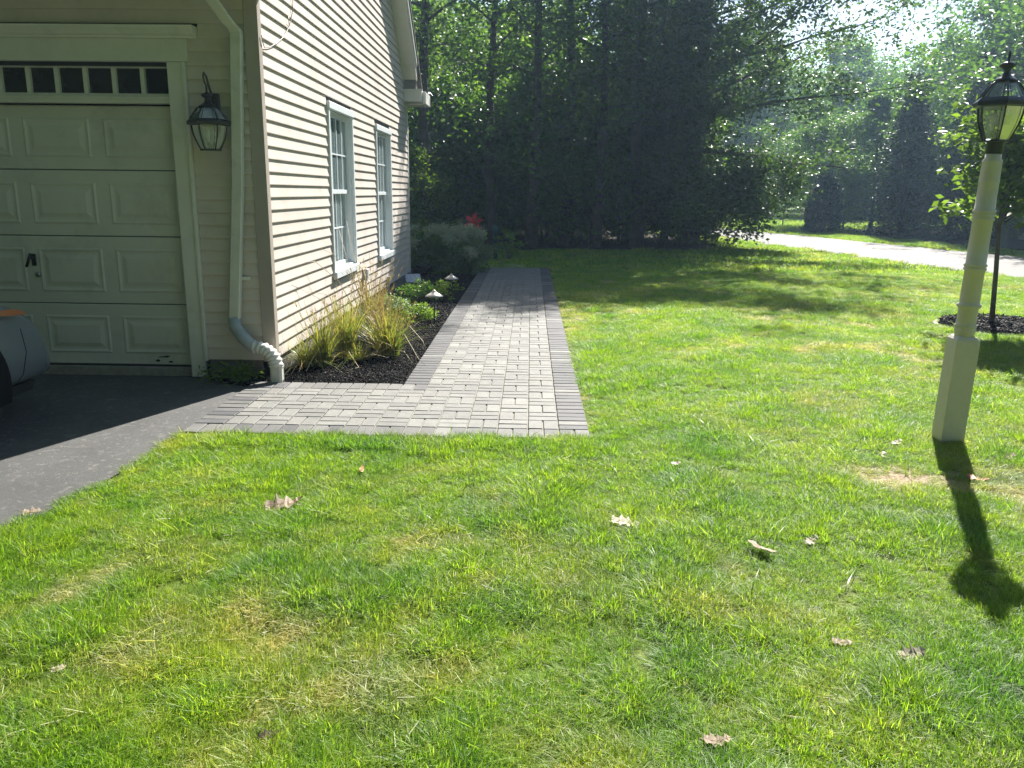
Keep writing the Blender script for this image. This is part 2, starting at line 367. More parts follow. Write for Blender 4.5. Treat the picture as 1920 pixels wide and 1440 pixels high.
for di in ('x', 'y'):
    for mt in ('paver', 'paver_mid', 'paver_dark'):
        for k in range(5):
            b = paver_mesh(.206 if di == 'x' else .103, .103 if di == 'x' else .206, k + (9 if di == 'y' else 0)); me = b.mesh('paver'); me.materials.append(M[mt]); PM[di, mt, k] = (me, b)
plist = []   # x, y, dir, mat
rp = random.Random(5)
def cell(ix, y, kind, flip, dark):
    """one 206 mm square: kind 'x' two bricks lying along x, 'y' two lying along y"""
    x = XL[0] + .206 * ix
    for q in (0, 1):
        if kind == 'x': plist.append((x + .103, y + .0515 + .103 * q, 'x', dark()))
        else: plist.append((x + .0515 + .103 * q, y + .103, 'y', dark()))
light = lambda: 'paver'
darkm = lambda: 'paver_dark'
def mixd(p, q=0): return lambda: 'paver_dark' if rp.random() < p else ('paver_mid' if rp.random() < q else 'paver')
for r in range(0, 59):
    y = Y0 + .206 * r
    for c in range(13):
        if r > 6 and c < 6:
            if y >= 15.6 - .01 and c >= 2: cell(c, y, 'x' if (r + c) % 2 else 'y', 0, darkm)
            continue
        if c == 12: k, d = ('y', mixd(.2, .9)) if r == 0 else ('x', mixd(.97) if r != 1 else mixd(.5))
        elif r == 0: k, d = 'y', mixd(.12, .95)
        elif c == 0: k, d = 'x', mixd(.5, .9)
        elif r == 6 and c < 6: k, d = 'y', mixd(.14, .7)
        elif r >= 6 and c == 6: k, d = ('x' if r > 6 else 'y'), mixd(.95)
        else: k, d = ('x' if (r + c) % 2 else 'y'), light
        cell(c, y, k, 0, d)
plist.sort(key=lambda p: (p[0] + .2) ** 2 * .35 + p[1] ** 2)
far = MB(); fc = []
for i, (x, y, di, mt) in enumerate(plist):
    me, b = PM[di, mt, rp.randrange(5)]
    rz = rp.uniform(-.006, .006)
    if i < 300:
        o = bpy.data.objects.new('paver', me); o.location = (x, y, rp.uniform(-.0012, .0012)); o.rotation_euler = (rp.uniform(-.006, .006), rp.uniform(-.006, .006), rz); link(o, walk)
    else:
        if i == 300: far_d = MB(); fcd = []; far_m = MB(); fcm = []
        tgt, cc = {'paver': (far, fc), 'paver_dark': (far_d, fcd), 'paver_mid': (far_m, fcm)}[mt]
        dz = rp.uniform(-.0012, .0012); tx, ty = rp.uniform(-.006, .006), rp.uniform(-.006, .006)
        tgt.add([(x + vx, y + vy, vz + dz + vx * tx + vy * ty) for vx, vy, vz in b.v], b.f); cc += [rp.random()] * len(b.f)
for b_, c_, mt in ((far, fc, 'paver'), (far_d, fcd, 'paver_dark'), (far_m, fcm, 'paver_mid')):
    if not b_.v: continue
    me = bpy.data.meshes.new('far_pavers'); me.from_pydata(b_.v, [], b_.f); me.update(); face_attr(me, 'c', c_); me.materials.append(M[mt])
    o = bpy.data.objects.new('distant_paving', me); link(o, walk); o['kind'] = 'stuff'

# ------------------------------------------------------------------ garage wing of the house
XW, YF, YB, ZB = -2.14, 6.64, 14.4, .19
YR = (YF + YB) / 2; SL = .845
def S(y): return 3.07 + SL * (min(y - YF, YB - y))
house = thing('house', 'beige clapboard house end with steep gable, garage door and two tall windows', 'house', (XW, YF, 0))
house.location = (0, 0, 0)
# structural walls behind the cladding
WIN = [(8.78, 9.86, .71, 2.40), (11.42, 12.50, .69, 2.38)]
wl = MB()
gb = [(YF + .02, .0), (YB, .0), (YB, S(YB)), (YR, S(YR)), (YF + .02, S(YF) )]
def quadwall(y0, y1, z0, z1): wl.box(XW - .12, XW - .004, y0, y1, z0, z1)
ys = [YF + .02, WIN[0][0], WIN[0][1], WIN[1][0], WIN[1][1], YB]
for a, b_ in ((0, 1), (2, 3), (4, 5)): quadwall(ys[a], ys[b_], .0, 2.395)
for wn in WIN: quadwall(wn[0], wn[1], .0, wn[2]); 
quadwall(WIN[1][0], WIN[1][1], WIN[1][3], 2.395)
wl.prism([(YF + .02, 2.397), (YB, 2.397), (YB, S(YB)), (YR, S(YR)), (YF + .02, S(YF))], 0, XW - .12, XW - .004)
DX0, DX1, DZ = -5.50, -2.85, 2.53     # door opening
wl.box(DX1 + .0, XW - .122, YF + .004, YF + .12, 0, 3.04); wl.box(-9, DX0, YF + .004, YF + .12, 0, 3.04); wl.box(DX0, DX1, YF + .004, YF + .12, 2.5, 3.04)
wl.box(-9, XW - .122, YB - .12, YB, 0, 3.0); wl.box(-9.1, -9, YF, YB, 0, 3.05)
wl.prism([(YF, 3.06), (YB, 3.06), (YR, S(YR))], 0, -9.1, -9.0)
wl.box(-9, XW - .13, YF + .3, YB - .2, 0, .01)
wl.build('wall', M['darkgap'], house)
fd = MB(); fd.box(XW - .10, XW - .0035, YF + .02, YB + .001, -.02, ZB + .01)
fd.box(-2.70, XW - .11, YF + .003, YF + .1, -.02, ZB - .02); fd.box(-9, DX0 - .14, YF + .003, YF + .1, -.02, ZB - .02)
fd.build('foundation', M['foundation'], house)
# side siding, one object per course; courses broken at the windows and clipped by the gable
EX = .1016; T = .0175
def plank_side(z):
    res = []
    z1 = z + EX + .004; 
    segs = [(YF + .055, YB - .045)]
    for (a, b_, c, d) in WIN:
        a2, b2, c2, d2 = a - .052, b_ + .052, c - .07, d + .075
        if z < d2 - .004 and z1 > c2 + .03:
            ns = []
            for p, q in segs:
                if q <= a2 or p >= b2: ns.append((p, q))
                else:
                    if p < a2: ns.append((p, a2))
                    if q > b2: ns.append((b2, q))
            segs = ns
    for p, q in segs:
        m_ = MB()
        def lim(zz, y):   # clip the ends under the rake
            lo = YF + (zz - 3.07) / SL if zz > 3.07 else YF; hi = YB - (zz - 3.07) / SL if zz > 3.07 else YB
            return min(max(y, lo), hi)
        pa, qa = lim(z, p), lim(z, q); pb, qb = lim(z1, p), lim(z1, q)
        if qa - pa < .02: continue
        if qb < pb: pb = qb = (pb + qb) / 2
        prof = [(XW, z), (XW + T, z), (XW + T + .0006, z + .006), (XW + T * .62, z + EX * .45), (XW + .002, z1)]
        vs = []
        for (x, zz), t in zip(prof, (0, 0, .06, .45, 1)):
            vs.append((x, pa + (pb - pa) * t, zz))
        for (x, zz), t in zip(prof, (0, 0, .06, .45, 1)):
            vs.append((x, qa + (qb - qa) * t, zz))
        m_.add(vs, [(0, 1, 2, 3, 4), (9, 8, 7, 6, 5), (0, 5, 6, 1), (1, 6, 7, 2), (2, 7, 8, 3), (3, 8, 9, 4), (4, 9, 5, 0)]); res.append(m_)
    return res
z = ZB
while z < S(YR) - .1:
    for b_ in plank_side(z): b_.build('siding_plank', M['siding'], house)
    z += EX
# front siding
z = ZB - .02
while z < 3.0:
    for (p, q) in ((-2.70, XW - .085), (-9.0, DX0 - .15)) if z < 2.70 else (((-2.595, XW - .085), (-9.0, DX0 - .26)) if z < 2.77 else ((-9.0, XW - .085),)):
        prof = [(YF, z), (YF - T, z), (YF - T - .0006, z + .006), (YF - .002, z + EX + .004)]
        b_ = MB(); b_.prism(prof[::-1], 0, p, q); b_.build('siding_plank', M['siding'], house)
    z += EX
# corner posts
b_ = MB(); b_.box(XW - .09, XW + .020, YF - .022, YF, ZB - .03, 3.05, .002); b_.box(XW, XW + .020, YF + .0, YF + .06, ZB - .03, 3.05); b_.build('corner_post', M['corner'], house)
b_ = MB(); b_.box(XW, XW + .020, YB - .05, YB + .02, ZB - .03, 3.0, .002); b_.box(XW - .09, XW - .0, YB - .0, YB + .02, ZB - .03, 3.0); b_.build('corner_post', M['trim'], house)
# rake: frieze, soffit, fascia
XS = -1.925
for sgn in (1, -1):
    ye = YB if sgn > 0 else YF; yl = YB - .33 if sgn > 0 else YF + .33
    def Q(y, dz): return (y if sgn > 0 else YF + YB - y, 3.07 + SL * (YB - y) + dz)
    b_ = MB(); b_.prism([Q(YB - .33, 0), Q(YR, 0), Q(YR, .02), Q(YB - .33, .02)], 0, XW, XS); b_.build('rake_soffit', M['trim'], house)
    for k in range(0, 28):     # vented soffit panel joints
        pass
    b_ = MB(); b_.prism([Q(YB - .36, -.035), Q(YR, -.035), Q(YR, .15), Q(YB - .36, .15)], 0, XS, XS + .022)
    b_.prism([Q(YB - .5, .055), Q(YR, .055), Q(YR, .165), Q(YB - .5, .165)], 0, XS + .022, XS + .045); b_.build('rake_board', M['trim'], house)
    b_ = MB(); b_.prism([Q(YB - .33, -.03), Q(YR, -.03), Q(YR, -.002), Q(YB - .33, -.002)], 0, XW + .001, XW + .022); b_.build('frieze_board', M['siding'], house)
    ov = .10 if sgn > 0 else .02
    b_ = MB(); b_.prism([Q(YB + ov, .03), Q(YR, .03), Q(YR, .20), Q(YB + ov, .20)][::1], 0, -9.3, XS + .001)
    rf = b_.build('roof', M['roof'], house)
    b_ = MB(); b_.prism([Q(YB + ov, .165), Q(YR, .168), Q(YR, .21), Q(YB + ov, .21)], 0, XS + .002, XS + .06); b_.build('roof_edge', M['roof'], house)
# eave return box at the far corner, seen from below
b_ = MB(); b_.box(XW + .001, -1.83, 14.04, 14.74, 3.02, 3.20, .003); b_.box(XW + .001, -1.82, 14.02, 14.05, 3.19, 3.215); b_.box(-1.83, -1.775, 14.12, 14.76, 2.99, 3.19, .01)
b_.build('eave_return', M['trim'], house)
b_ = MB(); b_.prism([(YB - .36, 3.216), (YB + .3, 3.216), (YB + .3, 3.23), (YB - .35, 3.36)], 0, XW + .001, XS); b_.build('return_flashing', M['foundation'], house)
b_ = MB(); b_.box(-9.3, -1.86, YB + .01, YB + .36, 3.0, 3.03); b_.box(-9.3, -1.86, YF - .36, YF - .03, 3.07, 3.09); b_.box(-9.3, -1.86, YF - .38, YF - .36, 3.06, 3.21); b_.box(-9.3, -1.86, YF - .40, YF + .1, 3.211, 3.235); b_.build('eave_soffit', M['trim'], house)
b_ = MB(); b_.prism([(YF - .382, 3.08), (YF - .47, 3.09), (YF - .50, 3.20), (YF - .382, 3.20)], 0, -9.3, -1.86); b_.build('gutter', M['trim'], house)
# windows
for wi, (a, b2, c, d) in enumerate(WIN):
    f = MB(); X = XW
    f.box(X, X + .034, a - .05, a, c - .06, d + .06, .003); f.box(X, X + .034, b2, b2 + .05, c - .06, d + .06, .003)
    f.box(X, X + .046, a - .06, b2 + .06, d, d + .075, .006); f.box(X, X + .060, a - .065, b2 + .065, c - .075, c, .006)
    # jamb returns
    f.box(X - .11, X, a, a + .012, c, d); f.box(X - .11, X, b2 - .012, b2, c, d); f.box(X - .11, X, a, b2, d - .012, d - .0005); f.box(X - .11, X, a + .012, b2 - .012, c + .0005, c + .02)
    fr = f.build('window', M['window_white'], house)
    mid = (c + d) / 2
    for (z0, z1, xo, nm) in ((mid - .02, d - .012, -.030, 'upper_sash'), (c + .02, mid + .025, -.062, 'lower_sash')):
        s_ = MB(); w_ = .042
        s_.box(X + xo - .028, X + xo, a + .012, a + .012 + w_, z0, z1, .002); s_.box(X + xo - .028, X + xo, b2 - .012 - w_, b2 - .012, z0, z1, .002)
        s_.box(X + xo - .028, X + xo + .001, a + .012 + w_, b2 - .012 - w_, z1 - .045, z1, .002); s_.box(X + xo - .028, X + xo + .001, a + .012 + w_, b2 - .012 - w_, z0, z0 + .045, .002)
        s_.build('sash', M['window_white'], fr)
        y0, y1 = a + .012 + w_, b2 - .012 - w_; zz0, zz1 = z0 + .045, z1 - .045
        m_ = MB()
        for k in (1, 2, 3): yy = y0 + (y1 - y0) * k / 4; m_.box(X + xo - .012, X + xo - .004, yy - .008, yy + .008, zz0, zz1)
        zz = (zz0 + zz1) / 2; m_.box(X + xo - .0125, X + xo - .0035, y0, y1, zz - .008, zz + .008)
        m_.build('muntin', M['window_white'], fr)
        g = MB(); g.box(X + xo - .021, X + xo - .016, y0 - .004, y1 + .004, zz0 - .004, zz1 + .004); g.build('pane', M['glass'], fr)
    cu = MB(); n = 60; vs = []; fs = []
    for k in range(n + 1):
        yy = a + .01 + (b2 - a - .02) * k / n; xx = X - .098 + .014 * math.sin(k * 1.15) + .006 * math.sin(k * .47)
        vs += [(xx, yy, c + .005), (xx, yy, d - .005)]
        if k: fs.append((2 * k - 2, 2 * k, 2 * k + 1, 2 * k - 1))
    cu.add(vs, fs); cu.build('curtain', M['curtain'], fr)
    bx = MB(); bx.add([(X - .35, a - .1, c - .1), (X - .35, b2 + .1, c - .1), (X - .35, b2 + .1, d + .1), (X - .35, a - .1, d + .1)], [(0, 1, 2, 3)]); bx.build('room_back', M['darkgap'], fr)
# garage door
gd = MB(); gd.box(DX0, DX1, YF + .10, YF + .13, .08, 2.215)
door = gd.build('garage_door', M['darkgap'], house)
spl = [.095, .617, 1.18, 1.712, 2.215]
pc = [DX1 - .045 - .015 - .655 * k for k in range(4)]
for i in range(4):
    z0, z1 = spl[i] + .003, spl[i + 1] - .003
    s_ = MB(); s_.prism([(YF + .10, z0), (YF + .078, z0 + .004), (YF + .078, z1 - .008), (YF + .084, z1), (YF + .10, z1)], 0, DX0, DX1); s_.build('door_section', M['door'], door)
    for xr in pc:
        x1, x0 = xr, xr - .545; a, b2 = z0 + .095, z1 - .095
        r_ = MB(); rings = [(0, .0778), (.014, .0700), (.036, .0772), (.054, .0768), (.088, .0675)]
        vs = []
        for ins, dy in rings: vs += [(x0 + ins, YF + dy, a + ins), (x1 - ins, YF + dy, a + ins), (x1 - ins, YF + dy, b2 - ins), (x0 + ins, YF + dy, b2 - ins)]
        fs = []
        for k in range(len(rings) - 1):
            for q in range(4): fs.append((4 * k + q, 4 * k + (q + 1) % 4, 4 * k + 4 + (q + 1) % 4, 4 * k + 4 + q))
        fs.append(tuple(4 * (len(rings) - 1) + q for q in range(4))); r_.add(vs, fs); r_.build('raised_panel', M['door'], door)
h_ = MB(); h_.box(-4.17, -4.13, YF + .066, YF + .0775, .93, 1.03, .004); h_.tube([(-4.15, YF + .07, 1.0), (-4.15, YF + .02, 1.0)], .012, 8); h_.tube([(-4.19, YF + .025, .925), (-4.16, YF + .02, .99), (-4.14, YF + .02, 1.035)], .012, 8); h_.build('door_handle', M['black'], door)
h_ = MB(); h_.tube([(-4.125, YF + .078, .86), (-4.125, YF + .055, .86)], .022, 12); h_.build('door_lock', M['rim'], door)
h_ = MB(); rr = random.Random(3)
for cx, cz, sx_, sz in ((-3.13, .165, .055, .006), (-3.18, .135, .02, .012), (-3.07, .125, .022, .008), (-3.10, .172, .03, .005)):
    n = 9; h_.add([(cx + sx_ * math.cos(2 * PI * k / n) * rr.uniform(.7, 1.2), YF + .0765, cz + sz * math.sin(2 * PI * k / n) * rr.uniform(.6, 1.3)) for k in range(n)], [tuple(range(n))])
h_.build('paint_chip', M['darkgap'], door)
s_ = MB(); s_.box(DX0, DX1, YF + .02, YF + .14, -.01, .082, .004); s_.build('door_threshold', M['concrete'], house)
s_ = MB(); s_.box(DX0, DX1, YF + .074, YF + .10, .083, .098); s_.build('weather_seal', M['black'], door)
# transom
tr = MB(); tr.box(DX0, DX1, YF - .0, YF + .08, 2.225, 2.285, .003); tr.box(DX0, DX1, YF - .012, YF + .02, 2.26, 2.272)
tr.box(DX0, DX1, YF + .02, YF + .10, 2.285, 2.30); tr.box(DX0, DX1, YF + .02, YF + .10, 2.492, 2.53)
tw = .2285; xs = []
x = -2.864
while x - .205 > DX0: xs.append((x - .197, x)); x -= tw
prev = DX1
for (a, b2) in xs: tr.box(b2, prev, YF + .03, YF + .10, 2.30, 2.492); prev = a
tr.box(DX0, prev, YF + .03, YF + .10, 2.30, 2.492)
tf_ = tr.build('transom', M['trim'], house)
for (a, b2) in xs: g = MB(); g.box(a - .003, b2 + .003, YF + .062, YF + .068, 2.297, 2.495); g.build('pane', M['transom_glass'], tf_)
# casing: legs, header, crown
cs = MB(); cs.box(DX1, -2.73, YF - .03, YF + .02, .02, 2.53, .003); cs.box(-2.73, -2.702, YF - .045, YF - .001, .16, 2.53, .004); cs.box(DX1 + .0, DX1 + .004, YF + .02, YF + .1, .08, 2.53)
cs.build('door_casing', M['trim'], house)
cs = MB(); cs.box(DX0 - .12, DX0, YF - .03, YF + .02, .02, 2.53, .003); cs.build('door_casing', M['trim'], house)
cs = MB(); cs.box(DX0 - .15, -2.685, YF - .034, YF + .02, 2.531, 2.70, .003); cs.box(DX0 - .15, -2.68, YF - .04, YF - .03, 2.535, 2.56)
cs.prism([(YF, 2.70), (YF - .05, 2.70), (YF - .055, 2.715), (YF - .075, 2.725), (YF - .105, 2.765), (YF - .11, 2.785), (YF, 2.785)], 0, DX0 - .24, -2.60); cs.build('door_header', M['trim'], house)
# outlets and small fittings on the house
s_ = MB(); s_.box(-2.37, -2.30, YF - .035, YF - .012, .845, .875, .004); s_.box(-2.365, -2.335, YF - .04, YF - .034, .85, .87); s_.build('wall_outlet', M['trim'], house)
s_ = MB(); s_.box(XW + .012, XW + .075, 10.28, 10.39, .46, .60, .006); s_.tube([(XW + .04, 10.33, .46), (XW + .04, 10.33, .02)], .013, 8); s_.tube([(XW + .05, 10.30, .52), (XW + .10, 10.26, .40), (XW + .07, 10.22, .02)], .006, 6); s_.build('outlet_box', M['plastic_grey'], house)
s_ = MB(); s_.box(XW + .012, XW + .06, 12.0, 12.08, .24, .33, .006); s_.tube([(XW + .035, 12.03, .24), (XW + .035, 12.03, .02)], .011, 8); s_.build('outlet_box', M['plastic_grey'], house)
# loose cable looping down the siding
cb = thing('loose_cable', 'thin tan cable looping down the sunlit siding near the garage corner', 'cable'); pts = [(XW + .03, 7.66, 3.4), (XW + .022, 7.60, 3.1), (XW + .022, 7.49, 2.96), (XW + .022, 7.30, 2.84), (XW + .022, 7.10, 2.755), (XW + .022, 6.88, 2.685), (XW + .025, 6.74, 2.66), (XW + .03, 6.69, 2.69), (XW + .03, 6.67, 2.74)]
t_ = MB(); t_.tube(pts, .0035, 6); t_.tube([(XW + .022, 7.49, 2.96), (XW + .028, 7.44, 2.99), (XW + .022, 7.47, 3.03)], .003, 5); t_.build('cable_run', M['wire'], cb)

# ------------------------------------------------------------------ downspout
ds = thing('downspout', 'cream metal downspout beside the garage corner, joined to a ribbed white elbow', 'downspout', (-2.08, 6.45, 0))
ds.location = (0, 0, 0)
def rect_tube(b_, pts, w_, d_, c=.008):
    rings = []
    for p in pts:
        x, y, z = p
        rings.append([(x - w_ / 2 + c, y - d_ / 2, z), (x + w_ / 2 - c, y - d_ / 2, z), (x + w_ / 2, y - d_ / 2 + c, z), (x + w_ / 2, y + d_ / 2 - c, z), (x + w_ / 2 - c, y + d_ / 2, z), (x - w_ / 2 + c, y + d_ / 2, z), (x - w_ / 2, y + d_ / 2 - c, z), (x - w_ / 2, y - d_ / 2 + c, z)])
    vs = sum(rings, []); fs = []
    for i in range(len(pts) - 1):
        for k in range(8): fs.append((8 * i + k, 8 * i + (k + 1) % 8, 8 * i + 8 + (k + 1) % 8, 8 * i + 8 + k))
    b_.add(vs, fs)
b_ = MB(); rect_tube(b_, [(-2.275, YF - .06, 2.74), (-2.34, YF - .06, 1.6), (-2.437, YF - .07, .50)], .088, .062)
b_.box(-2.30, -2.25, YF - .03, YF - .01, 2.64, 2.66); b_.build('pipe', M['downspout'], ds)
b_ = MB(); rect_tube(b_, [(-2.44, YF - .36, 3.12), (-2.40, YF - .33, 2.99), (-2.31, YF - .13, 2.80), (-2.285, YF - .075, 2.765), (-2.275, YF - .06, 2.735)], .092, .066); b_.build('upper_elbow', M['downspout'], ds)
for z in (2.775, 2.79, 2.805): pass
b_ = MB(); P_ = [(-2.437, YF - .07, .53), (-2.43, YF - .085, .46), (-2.36, YF - .12, .38), (-2.24, YF - .16, .285)]; b_.tube(P_, [.05, .054, .052, .049], 14); b_.build('grey_connector', M['greytube'], ds)
b_ = MB(); n = 34; pts = []; rs = []
for k in range(n):
    t = k / (n - 1)
    ax, az = -2.27 + .19 * math.sin(t * PI / 2) ** .9, .305 - .16 * (1 - math.cos(t * PI / 2)) ** 1.0
    pts.append((ax, YF - .15 - .03 * t, az)); rs.append(.053 + .006 * math.sin(k * 2 * PI / 4.2) + (.004 if t > .3 else 0))
b_.tube(pts, rs, 18); b_.build('ribbed_elbow', M['elbow'], ds)
b_ = MB(); rect_tube(b_, [(-2.075, YF - .18, .155), (-2.075, YF - .18, .0)], .098, .085, .016); rect_tube(b_, [(-2.075, YF - .18, .163), (-2.075, YF - .18, .150)], .108, .094, .016); b_.build('bottom_pipe', M['downspout'], ds)

# ------------------------------------------------------------------ lanterns
def lantern(root, z0, s=1.0, hexrot=0, kr=1.0):
    before = set(root.children)
    _lantern(root, z0, s, hexrot)
    for c_ in root.children:
        if c_ not in before:
            for v in c_.data.vertices: v.co.x *= kr; v.co.y *= kr
def _lantern(root, z0, s=1.0, hexrot=0):
    """six-sided coach lantern, base at z0, overall glass body + roof + finial"""
    def ringp(r, z): return [(r * math.cos(hexrot + 2 * PI * k / 6), r * math.sin(hexrot + 2 * PI * k / 6), z) for k in range(6)]
    prof = [(.082, 0), (.098, .03), (.125, .09), (.142, .15), (.150, .21)]
    prof = [(r * s, z0 + z * s) for r, z in prof]
    rp_ = [(.160, .262), (.132, .30), (.098, .345), (.072, .365)]; rp_ = [(r * s, z0 + z * s) for r, z in rp_]
    fr = MB()
    for k in range(6):
        a = hexrot + 2 * PI * k / 6
        fr.tube([((r + .002) * math.cos(a), (r + .002) * math.sin(a), z) for r, z in prof], .0052 * s, 6)
        fr.tube([((r + .002) * math.cos(a), (r + .002) * math.sin(a), z) for r, z in rp_], .0058 * s, 6)
        a2 = a + PI / 6
    fr.lathe([(.092 * s, z0 - .010 * s), (.095 * s, z0), (.082 * s, z0 + .006 * s), (.0 + .02 * s, z0 + .006 * s)], seg=6, smooth=False, rot=hexrot)
    fr.lathe([(.152 * s, z0 + .205 * s), (.186 * s, z0 + .212 * s), (.190 * s, z0 + .235 * s), (.182 * s, z0 + .246 * s), (.165 * s, z0 + .262 * s), (.150 * s, z0 + .262 * s), (.145 * s, z0 + .205 * s)], seg=6, smooth=False, rot=hexrot)
    fr.build('lantern_frame', M['black'], root)
    tp = MB(); tp.lathe([(.080 * s, z0 + .358 * s), (.082 * s, z0 + .368 * s), (.060 * s, z0 + .385 * s), (.030 * s, z0 + .405 * s), (.020 * s, z0 + .425 * s), (.024 * s, z0 + .44 * s), (.048 * s, z0 + .458 * s), (.052 * s, z0 + .468 * s), (.040 * s, z0 + .480 * s), (.014 * s, z0 + .487 * s), (.008 * s, z0 + .50 * s), (.010 * s, z0 + .53 * s), (.003 * s, z0 + .56 * s)], seg=20)
    tp.build('finial', M['black'], root)
    for k in range(6):
        a0 = hexrot + 2 * PI * k / 6; a1 = a0 + 2 * PI / 6
        for pr, nm in ((prof, 'glass_pane'), (rp_, 'roof_pane')):
            g = MB(); vs = []; fs = []
            for i, (r, z) in enumerate(pr): vs += [(r * math.cos(a0), r * math.sin(a0), z), (r * math.cos(a1), r * math.sin(a1), z)]
            for i in range(len(pr) - 1): fs.append((2 * i, 2 * i + 1, 2 * i + 3, 2 * i + 2))
            g.add(vs, fs); 
            g.build(nm, M['lampglass'], root)
        if True:   # lead came down the middle of each face
            g = MB()
            mid = lambda r, z: (r * math.cos(PI / 6) * math.cos(a0 + PI / 6) , r * math.cos(PI / 6) * math.sin(a0 + PI / 6), z)
            for off in (-.33, .33):
                ptsc = []
                for r, z in prof:
                    p0 = Vector((r * math.cos(a0), r * math.sin(a0), z)); p1 = Vector((r * math.cos(a1), r * math.sin(a1), z)); ptsc.append(p0.lerp(p1, .5 + off))
                ptr = []
                for r, z in rp_:
                    p0 = Vector((r * math.cos(a0), r * math.sin(a0), z)); p1 = Vector((r * math.cos(a1), r * math.sin(a1), z)); ptr.append(p0.lerp(p1, .5 + off))
                g.tube(ptr, .0028 * s, 4)
                if off > 0: g.tube([x_ * 1 for x_ in ptsc], .0022 * s, 4)
            g.build('came', M['black'], root)
    st = MB(); st.tube([(0, 0, z0), (0, 0, z0 + .05 * s)], .02 * s, 10)
    for k in range(3):
        a = 2 * PI * k / 3 + .5; x_, y_ = .035 * s * math.cos(a), .035 * s * math.sin(a)
        st.tube([(0, 0, z0 + .03 * s), (x_ * .8, y_ * .8, z0 + .028 * s), (x_, y_, z0 + .045 * s), (x_, y_, z0 + .065 * s)], .007 * s, 6)
    st.build('socket_arm', M['black'], root)
    for k in range(3):
        a = 2 * PI * k / 3 + .5; x_, y_ = .035 * s * math.cos(a), .035 * s * math.sin(a)
        b = MB(); b.lathe([(.009 * s, z0 + .065 * s), (.010 * s, z0 + .11 * s)], (x_, y_), 10); b.lathe([(.009 * s, z0 + .11 * s), (.016 * s, z0 + .13 * s), (.014 * s, z0 + .155 * s), (.003 * s, z0 + .185 * s)], (x_, y_), 10); b.build('bulb', M['trim'], root)

lp = thing('lamp_post', 'white turned lamp post with black coach lantern standing in the lawn', 'lamp post', (2.768, 5.15, 0), rz=rad(0))
lp.rotation_euler = (0, .020, 0)
b_ = MB()
def sq(b_, r, z0, z1, ang):
    b_.lathe([(r, z0), (r, z1)], seg=4, smooth=False, rot=ang)
ang = PI / 4 - rad(2)
b_.lathe([(.104, -.05), (.104, .675), (.100, .692), (.078, .712), (.03, .714)], seg=4, smooth=False, rot=ang)
bmv = b_.build('square_base', M['post'], lp)
so = MB(); so.lathe([(.125, -.005), (.118, .010), (.09, .016), (.01, .018)], seg=18); so.build('soil_collar', M['litter'], lp)
bv = bmv.modifiers.new('bevel', 'BEVEL'); bv.width = .006; bv.segments = 2; bv.limit_method = 'ANGLE'
b_ = MB()
pr = [(.066, .70), (.068, .735), (.073, .745), (.073, .757), (.067, .765), (.075, .772), (.075, .782), (.066, .79), (.067, .80), (.067, .885), (.072, .892), (.082, .90), (.082, .914), (.069, .922), (.068, .93),
      (.066, 1.125), (.076, 1.13), (.076, 1.142), (.068, 1.147), (.077, 1.153), (.077, 1.166), (.068, 1.171), (.067, 1.30), (.0665, 1.43), (.075, 1.436), (.075, 1.448), (.0665, 1.453), (.075, 1.459), (.075, 1.471), (.067, 1.476), (.075, 1.482), (.075, 1.495), (.066, 1.50),
      (.065, 1.66), (.067, 1.665), (.067, 1.672), (.065, 1.678), (.064, 1.775), (.066, 1.78), (.066, 1.79), (.052, 1.805), (.050, 1.84), (.02, 1.841)]
b_.lathe([(r_ * .86, z_) for r_, z_ in pr], seg=40); b_.build('turned_post', M['post'], lp)
b_ = MB(); b_.lathe([(.046, 1.83), (.0465, 1.895), (.055, 1.897), (.055, 1.903), (.02, 1.904)], seg=28); b_.build('collar', M['black'], lp)
lantern(lp, 1.908, .92, rad(12), kr=.93)

wlamp = thing('wall_lantern', 'black coach lantern mounted on the siding between garage door and downspout', 'wall lantern', (-2.495, YF - .17, 0), rz=0)
lantern(wlamp, 1.87, .86, rad(18))
b_ = MB()
b_.box(-.045, .045, .125, .158, 2.13, 2.30, .012)
b_.tube([(0.0, .14, 2.22), (.0, .06, 2.33), (0, .01, 2.41), (0, -.035, 2.43), (0, -.05, 2.40), (0, -.03, 2.36), (0, 0, 2.34)], [.010, .009, .008, .008, .007, .007, .007], 8); b_.build('bracket', M['brass'], wlamp)

# ------------------------------------------------------------------ path lights, solar panel light
def path_light(x, y, h, label):
    t = thing('path_light', label, 'path light', (x, y, 0), 'path lights in the mulch bed')
    b_ = MB(); b_.tube([(0, 0, -.02), (0, 0, h - .05)], .0085, 8); b_.build('stake', M['black'], t)
    b_ = MB(); b_.lathe([(.105, h - .075), (.106, h - .070), (.075, h - .050), (.035, h - .026), (.022, h - .018), (.022, h - .010), (.012, h), (.002, h + .003)], seg=28); b_.build('hat_shade', M['copper_cap'], t)
    return t
path_light(-1.13, 9.53, .435, 'mushroom-shaped path light in the mulch, the one standing in sun')
path_light(-1.17, 12.1, .375, 'mushroom-shaped path light in the mulch, the farther shaded one')
t = thing('solar_light', 'small pale solar light lying in the mulch at the far house corner', 'solar light', (-2.0, 13.85, .03), rz=.3)
b_ = MB(); b_.add([(-.13, -.09, .02), (.13, -.09, .03), (.13, .09, .14), (-.13, .09, .14), (-.13, -.09, .035), (.13, -.09, .045), (.13, .09, .155), (-.13, .09, .155)], [(0, 3, 2, 1), (4, 5, 6, 7), (0, 1, 5, 4), (1, 2, 6, 5), (2, 3, 7, 6), (3, 0, 4, 7)]); b_.build('solar_panel', paint('pale_panel', (.5, .52, .58), .2, .2, 30), t)
b_ = MB(); b_.tube([(0, .05, .11), (0, .05, 0)], .012, 6); b_.build('stake', M['black'], t)

